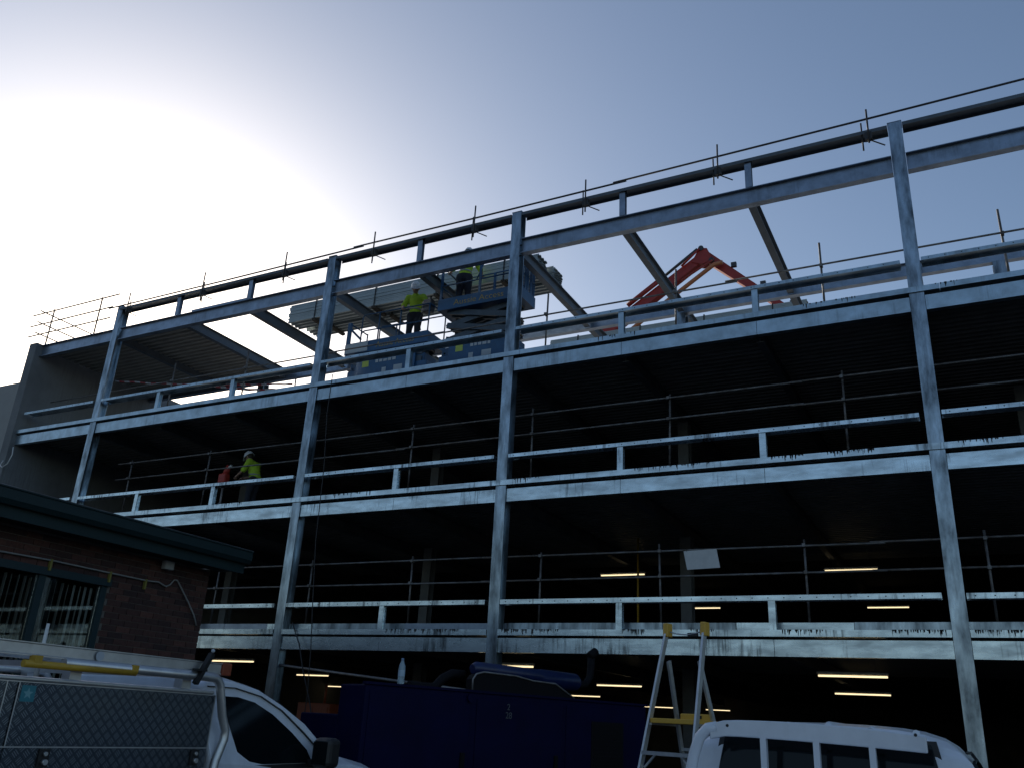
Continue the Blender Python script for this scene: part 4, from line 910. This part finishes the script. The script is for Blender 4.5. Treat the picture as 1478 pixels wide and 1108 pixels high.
# ------------------------------------------------------------------ platform stepladder
T = thing('platform_stepladder', 'aluminium platform stepladder with yellow caps and platform', 'stepladder', (-2.9,-5.9,0))
lf = Vector((-.27,-.963,0)); lr = Vector((.963,-.27,0)); top0 = Vector((-2.845,-5.5,2.74))
def LP(s, w, f_, z): return Vector((top0.x,top0.y,0))+lr*s*w+lf*f_+Vector((0,0,z))
M_ycap = mat('yellow_ladder_plastic', (.62,.36,.05), .5)
FR = lambda z: (.235+(2.70-z)*.05, (2.70-z)*.30)     # half width and forward shift of the front frame
RE = lambda z: (.19+(2.40-z)*.05, (.0 if z > 2.4 else -(2.40-z)*.33)+.06)
for s in (-1,1):
    a = LP(s,*FR(2.70),2.735); e = LP(s,*FR(0.02),0.02)
    MB().bar(a, e, .025, .062, lf).build('front_stile', M_alu, T)
    cp_ = MB().box(-.032,.032,-.052,.052,-.10,.045).xf(Matrix.Translation(a) @ Matrix.Rotation(math.atan2(lr.y,lr.x),4,'Z')).build('end_cap', M_ycap, T, .012)
    MB().bar(LP(s,*RE(2.38),2.38), LP(s,*RE(.02),.02), .026, .055, lf).build('rear_stile', M_alu, T)
    MB().box(-.05,.05,-.06,.06,-.03,.03).xf(Matrix.Translation(LP(s,*FR(0.03),0.03))).build('foot', M_blackrub, T); MB().box(-.04,.04,-.05,.05,-.03,.03).xf(Matrix.Translation(LP(s,*RE(0.03),0.03))).build('foot', M_blackrub, T)
    MB().bar(LP(s,*FR(1.74),1.74)+lr*s*-.02, LP(s,.25,-.20,1.74)+lr*s*-.02, .02, .03).build('platform_arm', M_alu, T)
for z in (1.455,1.17,.885,.60,.315):
    w, fo = FR(z); MB().bar(LP(-1,w,fo,z), LP(1,w,fo,z), .085, .030 if z < 1.4 else .036).build('step', M_alu, T)
    for s in (-1,1): MB().bar(LP(s,w-.01,fo,z-.14), LP(s,w-.14,fo,z-.015), .02, .02).build('step_brace', M_alu, T)
for z in (1.50,1.0,.5):
    w, fo = RE(z); MB().bar(LP(-1,w,fo,z), LP(1,w,fo,z), .02, .03).build('rear_bar', M_alu, T)
pf = MB(); w0, f0 = FR(1.77)
v = [LP(-1,w0-.02,f0+.03,1.745),LP(1,w0-.02,f0+.03,1.745),LP(1,w0-.03,-.18,1.745),LP(-1,w0-.03,-.18,1.745)]; v += [p+Vector((0,0,.048)) for p in v]
pf.add(v, [(3,2,1,0),(4,5,6,7),(0,1,5,4),(1,2,6,5),(2,3,7,6),(3,0,4,7)]).build('platform', M_ycap, T, .006)
MB().bar(LP(-.6,w0,-.14,1.82), LP(.8,w0,-.14,1.82), .05, .075).build('platform_grip', M_ycap, T, .012); MB().bar(LP(.05,w0,-.112,1.825), LP(.35,w0,-.112,1.825), .004, .03).build('grip_slot', M_trim, T)
# safety bar and hanging label between the caps
a = LP(-1,.21,0,2.69); e = LP(1,.21,0,2.69); md = (a+e)/2-Vector((0,0,.035))
MB().tube([a,lerp(a,e,.2)-Vector((0,0,.022)),md,lerp(a,e,.8)-Vector((0,0,.022)),e], .008, 6).build('safety_strap', M_lab, T); MB().bar(md+lr*.02-Vector((0,0,.0)), md+lr*.15, .012, .038).build('strap_label', M_trim, T)

# ------------------------------------------------------------------ blue generator
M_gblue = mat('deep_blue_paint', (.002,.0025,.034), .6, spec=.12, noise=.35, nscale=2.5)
M_gblk = mat('generator_black', (.006,.006,.008), .7, spec=.15)
GA = Vector((-6.38,-6.38,0)); gu = Vector((.393,.919,0)); gn = Vector((.919,-.393,0))
GM = Matrix(((gu.x,-gn.x,0,GA.x),(gu.y,-gn.y,0,GA.y),(0,0,1,0),(0,0,0,1)))    # local: x along, y away from the camera side
gen = thing('generator_set', 'large deep blue generator set with exhaust silencer on top', 'generator', (-6,-4,0))
def GB(name, mb, m_, parent=None, bev=0): return mb.xf(GM).build(name, m_, parent or gen, bev)
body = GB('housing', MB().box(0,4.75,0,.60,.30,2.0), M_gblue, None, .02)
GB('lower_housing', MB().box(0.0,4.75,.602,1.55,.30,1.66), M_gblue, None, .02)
GB('skid', MB().box(-.1,4.85,.05,.2,.0,.299).box(-.1,4.85,1.3,1.45,0,.299), M_gblk)
for x in (.06,1.62,3.15): GB('side_door', MB().box(x,x+1.46 if x < 3 else 4.68,-.014,-.001,.42,1.93), M_gblue, body, .006)
for x in (1.50,3.04): GB('door_handle', MB().box(x-.10,x-.04,-.035,-.015,1.1,1.3), M_gblk, body)
GB('vent_frame', MB().box(3.62,4.25,-.022,-.015,1.0,1.75), M_gblk, body)
for k in range(14): GB('vent_bar', MB().box(3.66,4.21,-.03,-.023,1.04+k*.05,1.06+k*.05), M_gblk, body)
GB('top_rim', MB().box(-.02,4.77,-.02,.05,2.001,2.03), M_gblue, body)
text('2', .10, (0,0,0), Matrix.Identity(3), M_lab, body); bpy.data.objects.remove(COL.objects[-1])
for s, x, z in (('2',2.10,1.82),('28',2.08,1.72)):
    o_ = text(s, .11, (0,0,0), Matrix.Identity(3), mat('dim_decal_print', (.07,.075,.09), .6), body); o_.data.transform(GM @ Matrix.Translation((x,-.018,z)) @ Matrix.Rotation(math.pi/2,4,'X'))
GB('silencer', MB().tube([(1.62,.14,2.29),(1.68,.14,2.30),(2.7,.14,2.285),(2.8,.18,2.26),(3.5,.22,2.25),(3.56,.22,2.25)], [.06,.085,.085,.12,.12,.08], 20), mat('silencer_blue', (.008,.02,.09), .35, noise=.4, nscale=8))
sc = GB('silencer_cover', MB().prism([(1.55,2.031),(1.55,2.16),(1.60,2.22),(1.72,2.25),(2.25,2.24),(2.55,2.20),(2.95,2.19),(3.30,2.031)], 1, .02, .16), M_gblk)
pts = [(1.545,2.031),(1.545,2.16),(1.595,2.225),(1.715,2.257),(2.25,2.247),(2.55,2.207),(2.95,2.197),(3.31,2.031)]
GB('cover_edge', MB().tube([(x,.012,z) for x,z in pts], .012, 6), M_tube, sc)
GB('exhaust_pipe', MB().tube([(3.52,.24,2.24),(3.66,.28,2.22),(3.80,.30,2.25),(3.88,.30,2.35),(3.90,.30,2.52),(3.90,.30,2.62)], .055, 12), M_gblk)
GB('rain_cap', MB().tube([(3.86,.30,2.63),(3.99,.30,2.72)], [.065,.06], 10), M_gblk)
GB('flexible_hose', MB().tube([(1.62,.32,2.22),(1.45,.34,2.22),(1.32,.36,2.15),(1.22,.38,2.04),(1.05,.4,2.03),(.85,.42,2.04)], .06, 10), M_gblk)
GB('filler_cap', MB().tube([(1.50,-.03,1.93),(1.50,-.055,1.93)], .055, 12), M_gblue, body)
# bottle left on top
bt = thing('water_bottle', 'clear plastic water bottle standing on the blue generator', 'bottle', (-6.29,-5.73,2.0))
def bottle_mat():
    M = bpy.data.materials.new('bottle_plastic'); M.use_nodes = True; b = M.node_tree.nodes['Principled BSDF']
    b.inputs['Base Color'].default_value = (.62,.78,.86,1); b.inputs['Roughness'].default_value = .12; b.inputs['Transmission Weight'].default_value = .6; b.inputs['IOR'].default_value = 1.33; return M
bx, by, bz = -6.30,-5.80,2.003
MB().tube([(bx,by,bz),(bx,by,bz+.02),(bx,by,bz+.09),(bx,by,bz+.10),(bx,by,bz+.11),(bx,by,bz+.20),(bx,by,bz+.25),(bx,by,bz+.29),(bx,by,bz+.305)], [.036,.042,.042,.039,.042,.042,.036,.018,.016], 16).build('bottle_body', bottle_mat(), bt)
MB().tube([(bx,by,bz+.12),(bx,by,bz+.19)], .0428, 16, caps=False).build('paper_label', mat('pale_blue_label', (.35,.46,.55), .5), bt); MB().tube([(bx,by,bz+.306),(bx,by,bz+.328)], .018, 12).build('cap', mat('blue_cap', (.25,.35,.5), .5), bt)
